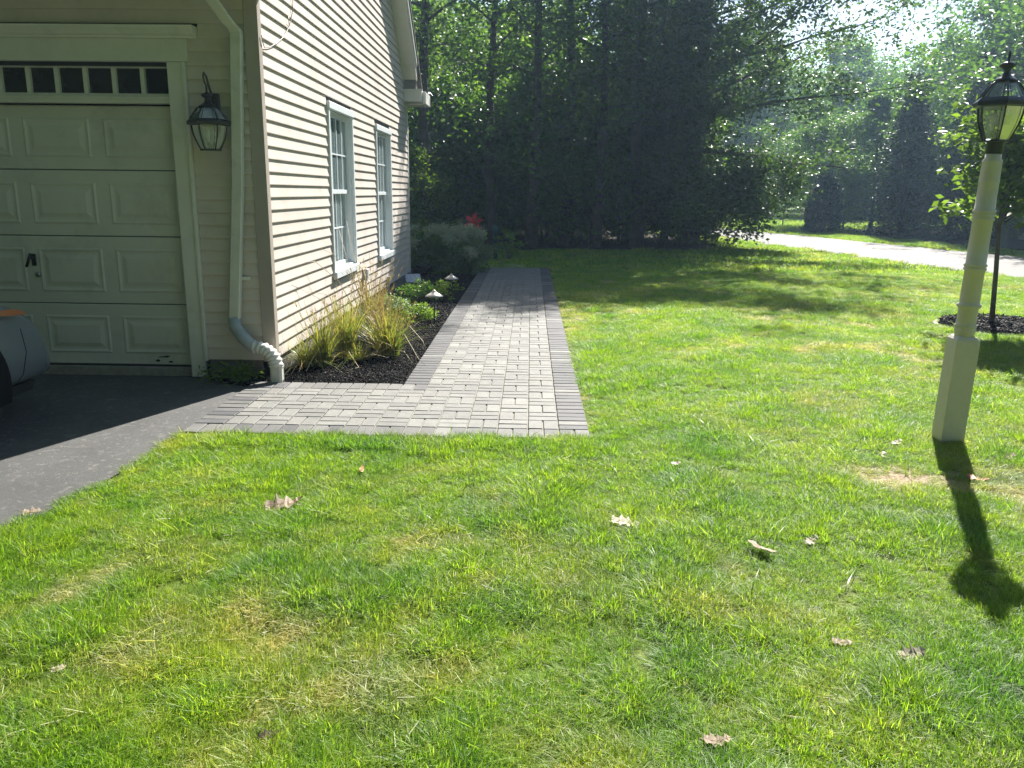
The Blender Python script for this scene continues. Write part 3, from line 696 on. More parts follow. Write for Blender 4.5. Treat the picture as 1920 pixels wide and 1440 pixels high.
# ------------------------------------------------------------------ car nose at the garage
car = thing('parked_car', 'silver car parked nose-in at the garage door, its front corner in view', 'car', (-4.35, 3.7, 0))
car.location = (0, 0, 0)
XR, XLf = -3.37, -5.09; cxm = (XR + XLf) / 2; hw = (XR - XLf) / 2
stations = [ # y, half-width factor, z bottom, z belt, z top, roof half width
    (1.10, .80, .32, .80, .86, .55), (1.25, .93, .26, .92, .98, .72), (1.7, .98, .22, .95, 1.05, .74), (2.2, 1.0, .20, .95, 1.42, .62), (3.0, 1.0, .20, .94, 1.46, .62),
    (3.7, 1.0, .20, .93, 1.38, .62), (4.45, 1.0, .20, .90, .98, .80), (5.0, .99, .22, .84, .90, .84), (5.40, .955, .22, .76, .80, .78), (5.62, .91, .20, .66, .70, .66), (5.76, .80, .20, .54, .58, .5)]
b_ = MB(); vs = []; fs = []
for (y, wf, zb, zl, zt_, rw) in stations:
    W = hw * wf; R_ = hw * rw
    lo_ = 1.0 + .035 * max(0, (y - 4.9) / .8); up_ = 1.0 - .05 * max(0, (y - 4.9) / .8)
    sec = [(-W * .90, zb), (-W * lo_, zb + .10), (-W * 1.0, (zb + zl) / 2 + .05), (-W * .965 * up_, zl), (-R_, zt_ - .02), (-R_ * .7, zt_), (0, zt_ + .012), (R_ * .7, zt_), (R_, zt_ - .02), (W * .965 * up_, zl), (W, (zb + zl) / 2 + .05), (W * lo_, zb + .10), (W * .90, zb)]
    vs += [(cxm + a, y, c) for a, c in sec]
n = 13
for i in range(len(stations) - 1):
    for k in range(n - 1): fs.append((i * n + k, i * n + k + 1, (i + 1) * n + k + 1, (i + 1) * n + k))
    fs.append((i * n + n - 1, i * n, (i + 1) * n, (i + 1) * n + n - 1))
fs.append(tuple(range(n))[::-1]); fs.append(tuple((len(stations) - 1) * n + k for k in range(n)))
b_.add(vs, fs, True); body = b_.build('body', M['car'], car)
sb = body.modifiers.new('sub', 'SUBSURF'); sb.levels = sb.render_levels = 2
for (wx, sg) in ((XR, 1), (XLf, -1)):
    for wy in (4.66, 2.0):
        b_ = MB(); x_ = wx - sg * .10
        prof = [(.20, -.10), (.315, -.10), (.33, -.07), (.33, .07), (.315, .10), (.20, .10)]
        vs = []; fs = []; sg_ = 32
        for r, dx in prof:
            for k in range(sg_): a = 2 * PI * k / sg_; vs.append((x_ + dx, wy + r * math.cos(a), .33 + r * math.sin(a)))
        for i in range(len(prof) - 1):
            for k in range(sg_): fs.append((i * sg_ + k, i * sg_ + (k + 1) % sg_, (i + 1) * sg_ + (k + 1) % sg_, (i + 1) * sg_ + k))
        b_.add(vs, fs, True)
        wh = b_.build('wheel', M['tyre'], car)
        b_ = MB()
        for k in range(10): a = 2 * PI * k / 10; b_.tube([(x_ + sg * .085, wy + .04 * math.cos(a), .33 + .04 * math.sin(a)), (x_ + sg * .075, wy + .2 * math.cos(a), .33 + .2 * math.sin(a))], .014, 5)
        b_.tube([(x_ + sg * .06, wy, .33), (x_ + sg * .095, wy, .33)], .045, 14); b_.build('rim', M['rim'], wh)
        b_ = MB(); xa = wx - sg * .205; xb = wx + sg * .004
        vs = []
        for r, xx in ((.375, xb), (.375, xa), (.0, xa)):
            for k in range(25): a = -.35 + (PI + .7) * k / 24; vs.append((xx, wy + r * math.cos(a), .33 + r * math.sin(a)))
        fs = [(q * 25 + k, q * 25 + k + 1, (q + 1) * 25 + k + 1, (q + 1) * 25 + k) for q in range(2) for k in range(24)]
        b_.add(vs, fs)
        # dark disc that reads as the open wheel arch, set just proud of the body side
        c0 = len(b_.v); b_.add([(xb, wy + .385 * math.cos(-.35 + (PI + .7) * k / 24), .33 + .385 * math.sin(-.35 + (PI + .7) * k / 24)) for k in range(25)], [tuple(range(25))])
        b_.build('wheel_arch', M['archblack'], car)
b_ = MB(); b_.add([(XR - .012, 5.00, .80), (XR - .014, 5.16, .795), (XR - .028, 5.30, .765), (XR - .03, 5.34, .735), (XR - .002, 5.20, .745), (XR - .002, 5.04, .765)], [(0, 1, 2, 3, 4, 5)]); b_.build('turn_signal', M['amber'], car)
for sg in (1, -1):
    b_ = MB(); b_.box(cxm + sg * .52 - .16, cxm + sg * .52 + .14, 5.40, 5.60, .60, .69, .03); b_.build('headlight', M['glass'], car)
b_ = MB(); b_.tube([(XR + .006, 5.20, .66), (XR + .014, 5.22, .50), (XR + .018, 5.15, .36), (XR + .018, 5.06, .31)], .003, 5); b_.tube([(XR + .01, 3.75, .24), (XR + .004, 3.78, .60), (XR - .03, 3.74, .90)], .004, 5); b_.build('panel_seam', M['archblack'], car)
b_ = MB(); b_.prism([(1.9, .97), (4.25, .94), (3.6, 1.30), (2.35, 1.36)], 0, XLf + .10, XR - .10); b_.build('side_window', M['transom_glass'], car)
b_ = MB(); b_.prism([(5.05, .17), (5.50, .17), (5.55, .235), (5.05, .235)], 0, XLf + .16, XR - .16); b_.build('bumper_lip', M['tyre'], car)

# ================================================================== PLANTS
def leafcloud(name, cen, n_per, sig, size, rng, flat=.6, wr=.55, droop=.25, up=.5, bright=None):
    """many small folded leaves round the given centres -> mesh"""
    cen = np.asarray(cen, float); k = len(cen)
    P = np.repeat(cen, n_per, 0) + rng.normal(size=(k * n_per, 3)) * np.array([sig, sig, sig * flat])
    n = len(P); L = size * rng.uniform(.65, 1.3, n)
    d = rng.normal(size=(n, 3)); d[:, 2] = d[:, 2] * .5 - droop; d /= np.linalg.norm(d, axis=1)[:, None]
    u = rng.normal(size=(n, 3)); u[:, 2] += up; s = np.cross(d, u); s /= np.linalg.norm(s, axis=1)[:, None] + 1e-9
    nn = np.cross(s, d)
    a = P; b = P + d * L[:, None] * .45 + s * (L * wr / 2)[:, None] + nn * (L * .08)[:, None]; c = P + d * L[:, None]; e = P + d * L[:, None] * .45 - s * (L * wr / 2)[:, None] + nn * (L * .08)[:, None]
    V = np.stack([a, b, c, e], 1).reshape(-1, 3); i = np.arange(n) * 4
    T = np.stack([np.stack([i, i + 1, i + 2], 1), np.stack([i, i + 2, i + 3], 1)], 1).reshape(-1, 3)
    me = np_mesh(name, V, T)
    base = np.repeat(rng.uniform(.15, .85, k), n_per); col = np.clip(base * .6 + rng.uniform(0, .45, n), 0, 1)
    if len(me.polygons) == 2 * n: face_attr(me, 'c', np.repeat(col, 2))
    return me

def tree_parts(seed, H, tr, z0, spread, nl, prof=None, n_per=46, leaf=.15, sig=.42, sub=4, curve=0, lean=(0, 0), upw=.35, wr=.55, flat=.6, clus=None):
    """returns (wood MB, leaf mesh)"""
    rng = np.random.default_rng(seed); r = random.Random(seed)
    w_ = MB(); n = 9; tp = []
    for i in range(n):
        t = i / (n - 1); tp.append(Vector((lean[0] * t + .12 * math.sin(t * 5 + seed) * H / 12, lean[1] * t + .12 * math.cos(t * 4 + seed * 2) * H / 12 - .12 * math.cos(seed * 2) * H / 12, H * .93 * t - (.05 if i == 0 else 0))))
    w_.tube(tp, [tr * (1.25 if i == 0 else 1) * (1 - .85 * (i / (n - 1)) ** 1.1) + .012 for i in range(n)], 8)
    cen = []
    prof = prof or (lambda t: math.sin(min(1, t * 1.25 + .12) * PI) ** .6 * .95 + .1)
    for i in range(nl):
        t = (i + r.random() * .8) / nl; z = z0 + (H * .96 - z0) * t
        q = z / (H * .93) * (n - 1); k = min(int(q), n - 2); p0 = tp[k].lerp(tp[k + 1], min(1, q - k))
        a = i * 2.4 + r.uniform(-.5, .5); L = spread * prof(t) * r.uniform(.75, 1.12)
        L *= r.uniform(.62, 1.12); d = Vector((math.cos(a), math.sin(a), upw * r.uniform(.4, 1.5) + .9 * t * t))
        pts = [p0]; 
        for s_ in range(1, 5):
            dd = d.copy(); dd.z += curve * s_ * .12; pts.append(p0 + dd * L * s_ / 4 + Vector((r.uniform(-.1, .1), r.uniform(-.1, .1), r.uniform(-.05, .1))) * L * .25)
        br = max(.012, tr * .34 * (1 - t * .6)); w_.tube(pts, [br, br * .75, br * .5, br * .3, .006], 5)
        for s_ in range(2, 5):
            cen.append(pts[s_])
            for m_ in range(sub + 1):
                e = pts[s_] + Vector((r.gauss(0, 1), r.gauss(0, 1), r.gauss(0, .55))) * (L * .25 + .16)
                cen.append(e)
                if m_ < 2: w_.tube([pts[s_ - 1].lerp(pts[s_], .6), e], [br * .25 + .004, .004], 3)
    if clus: cen = [c for c in cen if clus(c)]
    cen = np.array([list(c) for c in cen])
    me = leafcloud('crown', cen, n_per, sig, leaf, rng, wr=wr, flat=flat)
    return w_, me, len(cen)

PROTO = {}
def proto(key, bark, lm, **k):
    w_, me, n = tree_parts(**k); wm = w_.mesh('trunk'); wm.materials.append(bark); me.materials.append(lm); PROTO[key] = (wm, me)
def plant(key, name, x, y, rz, s, label, cat, group=None, crown='crown', trunk='trunk', sz=None):
    t = thing(name, label, cat, (x, y, 0), group, rz); t.scale = (s, s, sz or s)
    for nm, me in ((trunk, PROTO[key][0]), (crown, PROTO[key][1])):
        o = bpy.data.objects.new(nm, me); link(o, t)
    return t
# --- wood behind the house
for i in range(4):
    proto(('wood', i), M['bark'], M['leaf_deep'], seed=20 + i, H=13, tr=.17 + .02 * i, z0=2.6 + .4 * i, spread=2.6, nl=26, n_per=31, leaf=.16, sig=.27, sub=4, curve=-.15)
proto('pole', M['bark'], M['leaf'], seed=31, H=13, tr=.20, z0=4.9, spread=2.4, nl=18, n_per=22, leaf=.16, sig=.28, curve=-.1)
proto('under', M['bark_light'], M['leaf'], seed=41, H=4.2, tr=.04, z0=.5, spread=1.6, nl=16, n_per=34, leaf=.15, sig=.30, sub=3)
proto('under2', M['bark_light'], M['leaf'], seed=42, H=3.0, tr=.03, z0=.25, spread=1.4, nl=14, n_per=34, leaf=.13, sig=.26, sub=3)
proto('bright', M['bark_light'], M['leaf_bright'], seed=43, H=4.6, tr=.045, z0=.7, spread=1.5, nl=16, n_per=30, leaf=.15, sig=.30, sub=3)
ORD = ['first', 'second', 'third', 'fourth', 'fifth', 'sixth', 'seventh', 'eighth', 'ninth']
front = [(-2.9, 23.4, .95, 'pole'), (-1.15, 24.2, .80, 'pole'), (.05, 23.8, .85, 'pole'), (1.08, 25.0, .95, 'pole'), (1.95, 24.3, .8, 'pole'), (3.15, 24.6, .98, 'pole')]
rt = random.Random(9)
for i, (x, y, s, k) in enumerate(front):
    H = min(s, (y - 12.2) / 12.5); plant(k, 'forest_tree', x, y, rt.uniform(0, 6), H, 'tall straight dark trunk at the edge of the wood, %s from the house' % ORD[i], 'tree', 'trees in the dark wood')
cnt = 0
for j in range(36):
    y = 27.5 + (j // 9) * 4.8 + rt.uniform(-1.3, 1.3); lo, hi = -.42 * y, min(.14 * y + 1.5, 6.0 if y < 34 else 3.8)
    if y > 37: hi = 0.5
    x = lo + (hi - lo) * ((j % 9) + rt.uniform(.1, .9)) / 9
    H = (1.9 + .215 * y) / 12.2
    plant(('wood', rt.randrange(4)) if rt.random() < .8 else 'pole', 'forest_tree', x, y, rt.uniform(0, 6), H * rt.uniform(.88, 1.0), 'shaded leafy tree standing deep in the dark wood', 'tree', 'trees deep in the wood')
for j in range(20):
    y = rt.uniform(24.6, 35); lo, hi = -.2 * y, min(4.6, .2 * y)
    x = lo + (hi - lo) * (j + rt.random()) / 26
    plant(rt.choice(['under', 'under2', 'under']), 'sapling', x, y, rt.uniform(0, 6), rt.uniform(.8, 1.25), 'leafy understory sapling in the shade of the wood', 'sapling', 'saplings under the wood')
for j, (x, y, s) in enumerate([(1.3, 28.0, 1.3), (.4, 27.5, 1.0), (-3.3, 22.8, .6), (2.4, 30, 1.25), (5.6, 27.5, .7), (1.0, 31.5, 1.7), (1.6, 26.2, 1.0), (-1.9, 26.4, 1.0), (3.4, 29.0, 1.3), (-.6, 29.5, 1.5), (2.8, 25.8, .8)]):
    plant('bright', 'sapling', x, y, j * 1.3, s, 'yellow-green sapling in the wood, leaves coloured lighter to imitate sunlight', 'sapling', 'light-leaved saplings in the wood')
for j, (x, y, s) in enumerate([(3.2, 26.2, .8), (4.3, 27.0, .85), (5.1, 26.6, .7), (2.3, 27.2, .8), (5.9, 28.0, .75), (4.9, 29.5, .9), (.9, 26.4, .6), (-.6, 27.2, .7)]):
    plant('under2', 'sapling', x, y, j * 2.1, s, 'leafy understory sapling in the shade of the wood', 'sapling', 'saplings under the wood')
# --- big oak leaning over the lawn
def oak_keep(c):
    x, y, z = c
    if x > 2.4 and z < 1.2 + (x - 2.4) * .75: return False
    return z < 10.5
rng = np.random.default_rng(77)
wo = MB(); ra = random.Random(77)
wo.tube([(0, 0, -.1), (.05, .1, 1.2), (-.05, .05, 3), (.1, .1, 5), (.25, .2, 8.5), (.5, .2, 12.6)], [.34, .26, .22, .18, .12, .03], 10)
cen = []
for i in range(64):
    t = i / 64; z = 1.5 + 10.8 * t; a = i * 2.4 + ra.uniform(-.3, .3)
    ex = 3.4 * max(.15, math.sin(PI * min(1, .25 + t * .70))) ** .4
    if math.cos(a) < -.2 and z < 7: ex *= .6
    if math.cos(a) > .3: ex *= 1.75 if z > 2.6 else .8
    d = Vector((math.cos(a), math.sin(a) * .75, ra.uniform(.1, .55) if z > 3 else ra.uniform(-.35, .1)))
    p0 = Vector((0, .1, z)); pts = [p0]
    for s_ in range(1, 6): pts.append(p0 + d * ex * s_ / 5 + Vector((0, 0, -.05 * s_ * s_ * .3)) + Vector((ra.uniform(-.15, .15), ra.uniform(-.15, .15), ra.uniform(-.1, .1))))
    wo.tube(pts, [.085 * (1.1 - t), .07 * (1.1 - t), .05 * (1.1 - t), .035 * (1.1 - t), .02, .008], 6)
    for s_ in range(1, 6):
        cen.append(pts[s_])
        for m_ in range(4): cen.append(pts[s_] + Vector((ra.gauss(0, .55), ra.gauss(0, .55), ra.gauss(0, .35))))
for j in range(70):   # skirt hanging to the ground at the right of the trunk
    cen.append(Vector((ra.uniform(-.2, 1.9), ra.uniform(-1.2, .4), ra.uniform(.2, 2.4))))
for j in range(40): cen.append(Vector((ra.uniform(1.2, 2.9), ra.uniform(-1.2, .2), ra.uniform(1.2, 2.6))))
cen = np.array([list(c) for c in cen if c.z > .15 and not (c.x > 2.0 and c.z < 1.0 + (c.x - 2.0) * .62)])
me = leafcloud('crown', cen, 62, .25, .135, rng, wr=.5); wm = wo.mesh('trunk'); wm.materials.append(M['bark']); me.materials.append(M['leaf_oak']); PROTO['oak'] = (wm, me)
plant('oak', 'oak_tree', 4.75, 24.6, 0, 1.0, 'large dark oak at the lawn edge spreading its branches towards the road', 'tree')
proto('screen', M['bark'], M['leaf'], seed=61, H=9.0, tr=.14, z0=.8, spread=2.7, nl=26, n_per=60, leaf=.16, sig=.33, sub=4)
plant('screen', 'forest_tree', 4.6, 28.0, 1.0, .75, 'bushy dark tree directly behind the large oak, leafy to the ground', 'tree')
# --- far side of the road
for i in range(3):
    proto(('broad', i), M['bark'], M['leaf'], seed=90 + i, H=9.5, tr=.14, z0=1.0, spread=4.0, nl=34, n_per=62, leaf=.17, sig=.27, sub=4, curve=.05)
proto('maple', M['bark_light'], M['leaf_bright'], seed=95, H=6.5, tr=.08, z0=.8, spread=2.3, nl=22, n_per=55, leaf=.19, sig=.36, sub=4)
def conifer(seed, H, R, n_wh, bare=.4):
    r = random.Random(seed); rng = np.random.default_rng(seed); w_ = MB(); w_.tube([(0, 0, -.05), (0, 0, H * .5), (0, 0, H)], [H * .018, H * .012, .01], 7)
    V = []; Tt = []; cc = []
    cen = []
    for i in range(n_wh):
        t = i / n_wh; z = bare + (H - bare) * t
        for b in range(9):
            a = b * 2 * PI / 9 + i * .7 + r.uniform(-.2, .2); L = R * (1 - t) ** .85 * r.uniform(.8, 1.1) + .08
            for s_ in range(2, 6):
                q = s_ / 5; cen.append((math.cos(a) * L * q, math.sin(a) * L * q, z - L * .30 * q + L * .06 * q * q))
            w_.tube([(0, 0, z), (math.cos(a) * L, math.sin(a) * L, z - L * .26)], [.015, .004], 3)
    return w_, leafcloud('crown', cen, 13, .13, .26, rng, wr=.22, droop=.35, flat=.5)
w_, me = conifer(5, 9.0, 2.5, 30); wm = w_.mesh('trunk'); wm.materials.append(M['bark']); me.materials.append(M['needle']); PROTO['spruce'] = (wm, me)
# arborvitae: dense upright cone
rng = np.random.default_rng(8); cen = []
for i in range(420):
    z = .1 + 2.35 * rng.random() ** 1.0; R = .78 * (1 - (z / 2.6) ** 2.2) ** .6 * (.75 + .25 * min(1, z / .4)); a = rng.uniform(0, 2 * PI); q = rng.uniform(.6, 1.0)
    cen.append((R * q * math.cos(a), R * q * math.sin(a), z))
me = leafcloud('crown', cen, 34, .07, .13, rng, wr=.4, droop=-.8, flat=1.2); w_ = MB(); w_.tube([(0, 0, -.05), (0, 0, 2.2)], [.06, .02], 6); wm = w_.mesh('trunk'); wm.materials.append(M['bark']); me.materials.append(M['needle']); PROTO['arbor'] = (wm, me)
plant('arbor', 'arborvitae', 12.55, 35.6, 0, 1.0, 'dark cone-shaped evergreen beside the bend of the road', 'evergreen')
plant('spruce', 'spruce_tree', 15.4, 34.5, .4, .72, 'dark spruce across the road, nearest the cone-shaped evergreen', 'spruce', 'dark spruces across the road')
plant('spruce', 'spruce_tree', 16.6, 31.5, 1.7, .76, 'dark spruce across the road, the middle one of three', 'spruce', 'dark spruces across the road')
plant('spruce', 'spruce_tree', 17.2, 28.8, 2.9, .62, 'dark spruce across the road, the one seen left of the lantern', 'spruce', 'dark spruces across the road')
rb = random.Random(21)
broad = [(13.9, 41.5, .62), (16.2, 39.5, .66), (19.0, 37.5, .62), (20.2, 33.5, 1.0), (19.4, 29.2, 1.05), (19.0, 25.5, .95), (21.5, 22.2, 1.05), (22.5, 36, 1.35), (23.5, 31, 1.35), (23.0, 26.5, 1.35), (26, 20, 1.3), (25, 40, 1.5), (28, 34, 1.5), (29, 28, 1.45), (20.4, 44.5, .62), (20.8, 17.5, .9), (24, 14, .8), (28, 12, .9)]
for i, (x, y, s) in enumerate(broad):
    plant(('broad', rb.randrange(3)), 'roadside_tree', x, y, rb.uniform(0, 6), s, 'broad leafy tree in the belt across the road', 'tree', 'leafy trees across the road')
for i, (x, y, s) in enumerate([(15.6, 26.6, .62), (16.4, 24.2, .66), (17.3, 22.0, .66), (14.3, 37.8, .5), (17.8, 27.4, .8)]):
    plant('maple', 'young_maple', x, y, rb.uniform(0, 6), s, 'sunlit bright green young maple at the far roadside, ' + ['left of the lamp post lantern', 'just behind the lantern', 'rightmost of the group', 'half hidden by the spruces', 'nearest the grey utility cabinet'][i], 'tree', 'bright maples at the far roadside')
# beyond the bend, over the side road
for i, (x, y, s) in enumerate([(-2, 76, 1.3), (3, 73, 1.25), (8, 70, 1.3), (13, 68, 1.3), (18, 66, 1.35), (23.5, 63, 1.3), (29, 60, 1.3), (5.5, 82, 1.5), (12, 80, 1.5), (19, 77, 1.5), (26, 73, 1.5), (34, 62, 1.4), (10.2, 66.5, .7), (15.5, 64.5, .6)]):
    plant(('broad', rb.randrange(3)), 'roadside_tree', x, y, rb.uniform(0, 6), s, 'distant leafy tree beyond the side road', 'tree', 'distant trees beyond the side road')
for i in range(12):
    x = 15.6 + i * .75 + rb.uniform(-.3, .3); y = 36.5 - i * 1.35 + rb.uniform(-.4, .4)
    plant(rb.choice(['under2', 'under']), 'roadside_shrub', x, y, rb.uniform(0, 6), rb.uniform(.6, .9), 'dark shrub filling the foot of the trees across the road', 'shrub', 'shrubs at the foot of the far trees')
for i in range(26):  # unseen trees added to block sky light from the garage front
    a = rad(-62 - i * 9.3); R_ = 15 + (i % 3) * 4; x, y = R_ * math.cos(a) + 1, R_ * math.sin(a) * .8 - 1 
    if x > 6 and y > -9 or y > 4: continue
    plant(('broad', i % 3), 'sky_block_tree', x, y, i * 1.1, 1.75 + .1 * (i % 4), 'tall leafy tree added out of view behind the viewer to dim sky light', 'tree', 'unseen trees added behind the viewer')
# far wood masses closing the horizon
def far_wood(name, pts, h, n, seed, label):
    rng = np.random.default_rng(seed); cen = []
    for i in range(n):
        t = rng.random() * (len(pts) - 1); k = int(t); a = np.array(pts[k]); b = np.array(pts[k + 1]); p = a + (b - a) * (t - k) + rng.normal(size=2) * 2.5
        hh = h * (.72 + .28 * math.sin(p[0] * .5) * math.cos(p[1] * .31)); cen.append((p[0], p[1], rng.random() ** .8 * hh))
    me = leafcloud(name, cen, 26, 1.0, .75, rng, wr=.7, flat=.8); me.materials.append(M['leaf']); o = link(bpy.data.objects.new(name, me)); tag(o, label, 'woodland', None, 'stuff')
far_wood('distant_wood', [(-70, 40), (-40, 47), (-20, 52), (-8, 60), (-2, 88), (10, 96), (30, 92), (50, 70)], 15, 2600, 4, 'dense distant woodland closing the view behind the trees')
far_wood('roadside_woodland', [(34, 60), (37, 45), (38, 30), (36, 15), (40, 0), (45, -20)], 13, 1300, 6, 'dense woodland behind the trees across the road')

# --- sapling in its mulch ring, right of the lamp post
ring = thing('mulch_ring', 'round mulch ring with pale edging round the young tree', 'mulch ring', (5.95, 10.0, 0))
b_ = MB(); b_.lathe([(.80, .002), (.78, .03), (.4, .05), (.02, .055)], seg=28); b_.build('mulch', M['mulchsoil'], ring)
rr = random.Random(2)
for k in range(22):
    a = 2 * PI * k / 22; b_ = MB(); b_.box(-.105, .105, -.025, .025, -.01, .024 + rr.uniform(-.008, .006), .006); o = b_.build('edging_stone', M['edging'], ring); o.location = (.83 * math.cos(a), .83 * math.sin(a), 0); o.rotation_euler = (0, 0, a + PI / 2)
st = thing('young_tree', 'young leafy tree with a thin leaning trunk in the mulch ring', 'tree', (5.72, 10.0, .03))
rng = np.random.default_rng(55); ra = random.Random(55); w_ = MB(); tp = [(0, 0, -.05), (-.02, 0, .3), (-.045, 0, .7), (-.085, 0, 1.15), (-.08, 0, 1.5), (-.05, 0, 1.9), (-.02, 0, 2.45)]
w_.tube(tp, [.034, .029, .027, .025, .022, .016, .006], 9); cen = []
for i in range(44):
    t = i / 44; z = 1.25 + 1.15 * t; a = i * 2.4; L = (.80 - .25 * t) * ra.uniform(.7, 1.15); d = Vector((math.cos(a), math.sin(a), ra.uniform(.2, .8))); p0 = Vector((-.03, 0, z)); e = p0 + d * L
    w_.tube([p0, p0 + d * L * .5, e], [.012, .008, .003], 4)
    for q in (.35, .55, .75, .9, 1.05):
        cen.append(p0 + d * L * q + Vector((ra.gauss(0, .07), ra.gauss(0, .07), ra.gauss(0, .06))))
w_.build('trunk', M['bark_light'], st); me = leafcloud('crown', np.array([list(c) + np.array([.16, 0, 0]) for c in cen]), 26, .10, .10, rng, wr=.55, droop=.35); me.materials.append(M['leaf_young']); link(bpy.data.objects.new('crown', me), st)

# --- shrubs in the bed
def shrub(name, x, y, rx, h, nb, lsize, lm, label, n_per=26, seed=1, flowers=0, cat='shrub', group=None):
    rng = np.random.default_rng(seed); r = random.Random(seed); t = thing(name, label, cat, (x, y, .02), group); cen = []; w_ = MB()
    for i in range(nb):
        a = r.uniform(0, 2 * PI); q = math.sqrt(r.random()); z = h * r.uniform(.25, 1) * (1 - .45 * q * q); p = (rx * q * math.cos(a), rx * q * math.sin(a), z); cen.append(p)
        if i % 2 == 0: w_.tube([(p[0] * .15, p[1] * .15, 0), (p[0] * .6, p[1] * .6, z * .5), p], [.007, .005, .002], 4)
    w_.build('stem', M['bark_light'], t)
    me = leafcloud('foliage', cen, n_per, max(.03, rx * .13), lsize, rng, wr=.5, droop=-.1); me.materials.append(lm); link(bpy.data.objects.new('foliage', me), t)
    if flowers:
        fcen = []
        for i in range(flowers):
            a = r.uniform(0, 2 * PI); q = math.sqrt(r.random()); z = h * (1.02 - .35 * q * q); c0 = Vector((rx * q * math.cos(a), rx * q * math.sin(a), z))
            fcen = [tuple(c0 + Vector((r.gauss(0, .035), r.gauss(0, .035), k * .02 - .06))) for k in range(9)]
            fm = leafcloud('flower_head', fcen, 26, .035, .035, rng, wr=.9); fm.materials.append(M['panicle']); link(bpy.data.objects.new('flower_head', fm), t)
    return t
shrub('low_shrub', -1.72, 9.75, .27, .33, 60, .035, M['leaf_grey'], 'grey-green leafy shrub just behind the tall grasses by the wall', 34, 3)
shrub('low_shrub', -1.44, 9.85, .25, .24, 60, .035, M['leaf_bright'], 'low yellow-green shrub beside the nearer path light', 34, 4)
shrub('low_shrub', -1.62, 11.5, .27, .34, 50, .04, M['leaf'], 'dark green rounded shrub in the mulch behind the bright one', 34, 5)
shrub('low_shrub', -1.22, 11.75, .24, .30, 26, .04, M['leaf_bright'], 'sparse twiggy light shrub just behind the nearer path light', 16, 6)
shrub('hydrangea', -1.98, 16.0, .64, .84, 110, .085, M['leaf'], 'hydrangea with fading pale heads at the back corner of the house', 26, 7, 14)
shrub('hydrangea', -1.32, 16.6, .50, .80, 90, .085, M['leaf_grey'], 'hydrangea with fading pale heads next to the end of the walkway', 24, 8, 14)
shrub('hydrangea', -1.18, 15.9, .30, .40, 30, .07, M['leaf'], 'low outlying hydrangea stems with pale heads by the walkway edge', 18, 9, 5)
shrub('garden_shrub', -1.75, 19.2, .55, 1.0, 60, .07, M['leaf'], 'dark shrub below the red ornament in the back garden', 20, 10)
shrub('garden_shrub', -.55, 19.3, .32, .72, 40, .07, M['leaf_bright'], 'small yellow-green shrub at the back, right of the red ornament', 20, 11)
# garden ornaments behind the hydrangea
t = thing('pinwheel', 'red pinwheel ornament on a stake behind the hydrangeas', 'pinwheel', (-1.28, 18.5, 0))
b_ = MB(); b_.tube([(0, 0, 0), (0, 0, .9)], .012, 6); b_.build('stake', M['black'], t)
for k in range(6):
    a = 2 * PI * k / 6 + .3; b_ = MB(); ca, sa = math.cos(a), math.sin(a); b_.add([(0, -.02, .9), (.15 * ca - .06 * sa, -.05, .9 + .15 * sa + .06 * ca), (.24 * ca, -.02, .9 + .24 * sa), (.12 * ca + .05 * sa, .02, .9 + .12 * sa - .05 * ca)], [(0, 1, 2, 3)]); b_.build('petal', M['red'], t)
t = thing('flower_bowl', 'yellow-green bowl of flowers on a stand behind the hydrangeas', 'flower bowl', (-1.12, 18.3, 0))
b_ = MB(); b_.tube([(0, 0, 0), (0, 0, .58)], .02, 8); b_.build('stand', M['black'], t)
b_ = MB(); b_.lathe([(.03, .56), (.11, .60), (.16, .67), (.165, .68), (.02, .675)], seg=20); b_.build('bowl', M['yellow'], t)
t = thing('glazed_ornament', 'dull teal glazed ornament standing behind the red pinwheel', 'ornament', (-.82, 19.3, 0))
b_ = MB(); b_.lathe([(.05, 0), (.06, .3), (.03, .55), (.06, .66), (.08, .74), (.05, .80), (.02, .82)], seg=16); b_.build('ornament_body', M['teal'], t)
# pale border edging behind the walkway
t = thing('border_edging', 'pale strip edging between the back lawn and the mulch', 'edging')
b_ = MB(); pe = [(-1.22, 17.32), (-1.1, 17.5), (-.8, 17.62), (-.42, 17.58), (-.1, 17.45)]
for a, b2 in zip(pe[:-1], pe[1:]): pass
b_.tube([(x, y, .03) for x, y in pe], .022, 6); b_.build('strip', M['edging'], t)
# sign post, utility box
t = thing('sign_post', 'thin grey metal post on the grass island by the side road', 'post', (13.05, 42.8, 0)); b_ = MB(); b_.tube([(0, 0, 0), (0, 0, 1.15)], .035, 8); b_.build('pole', M['signal'], t); b_ = MB(); b_.box(-.045, .045, -.02, .02, .98, 1.16, .005); b_.build('marker', M['signal'], t)
t = thing('utility_box', 'grey utility cabinet in shade under the trees across the road', 'utility box', (15.5, 26.5, 0)); b_ = MB(); b_.box(-.45, .45, -.35, .35, 0, .72, .03); b_.build('cabinet', M['green_box'], t); b_ = MB(); b_.box(-.47, .47, -.37, .37, .72, .78, .015); b_.build('lid', M['green_box'], t); b_ = MB(); b_.box(-.12, .1, -.357, -.351, .3, .5); b_.build('warning_plate', M['plastic_grey'], t)

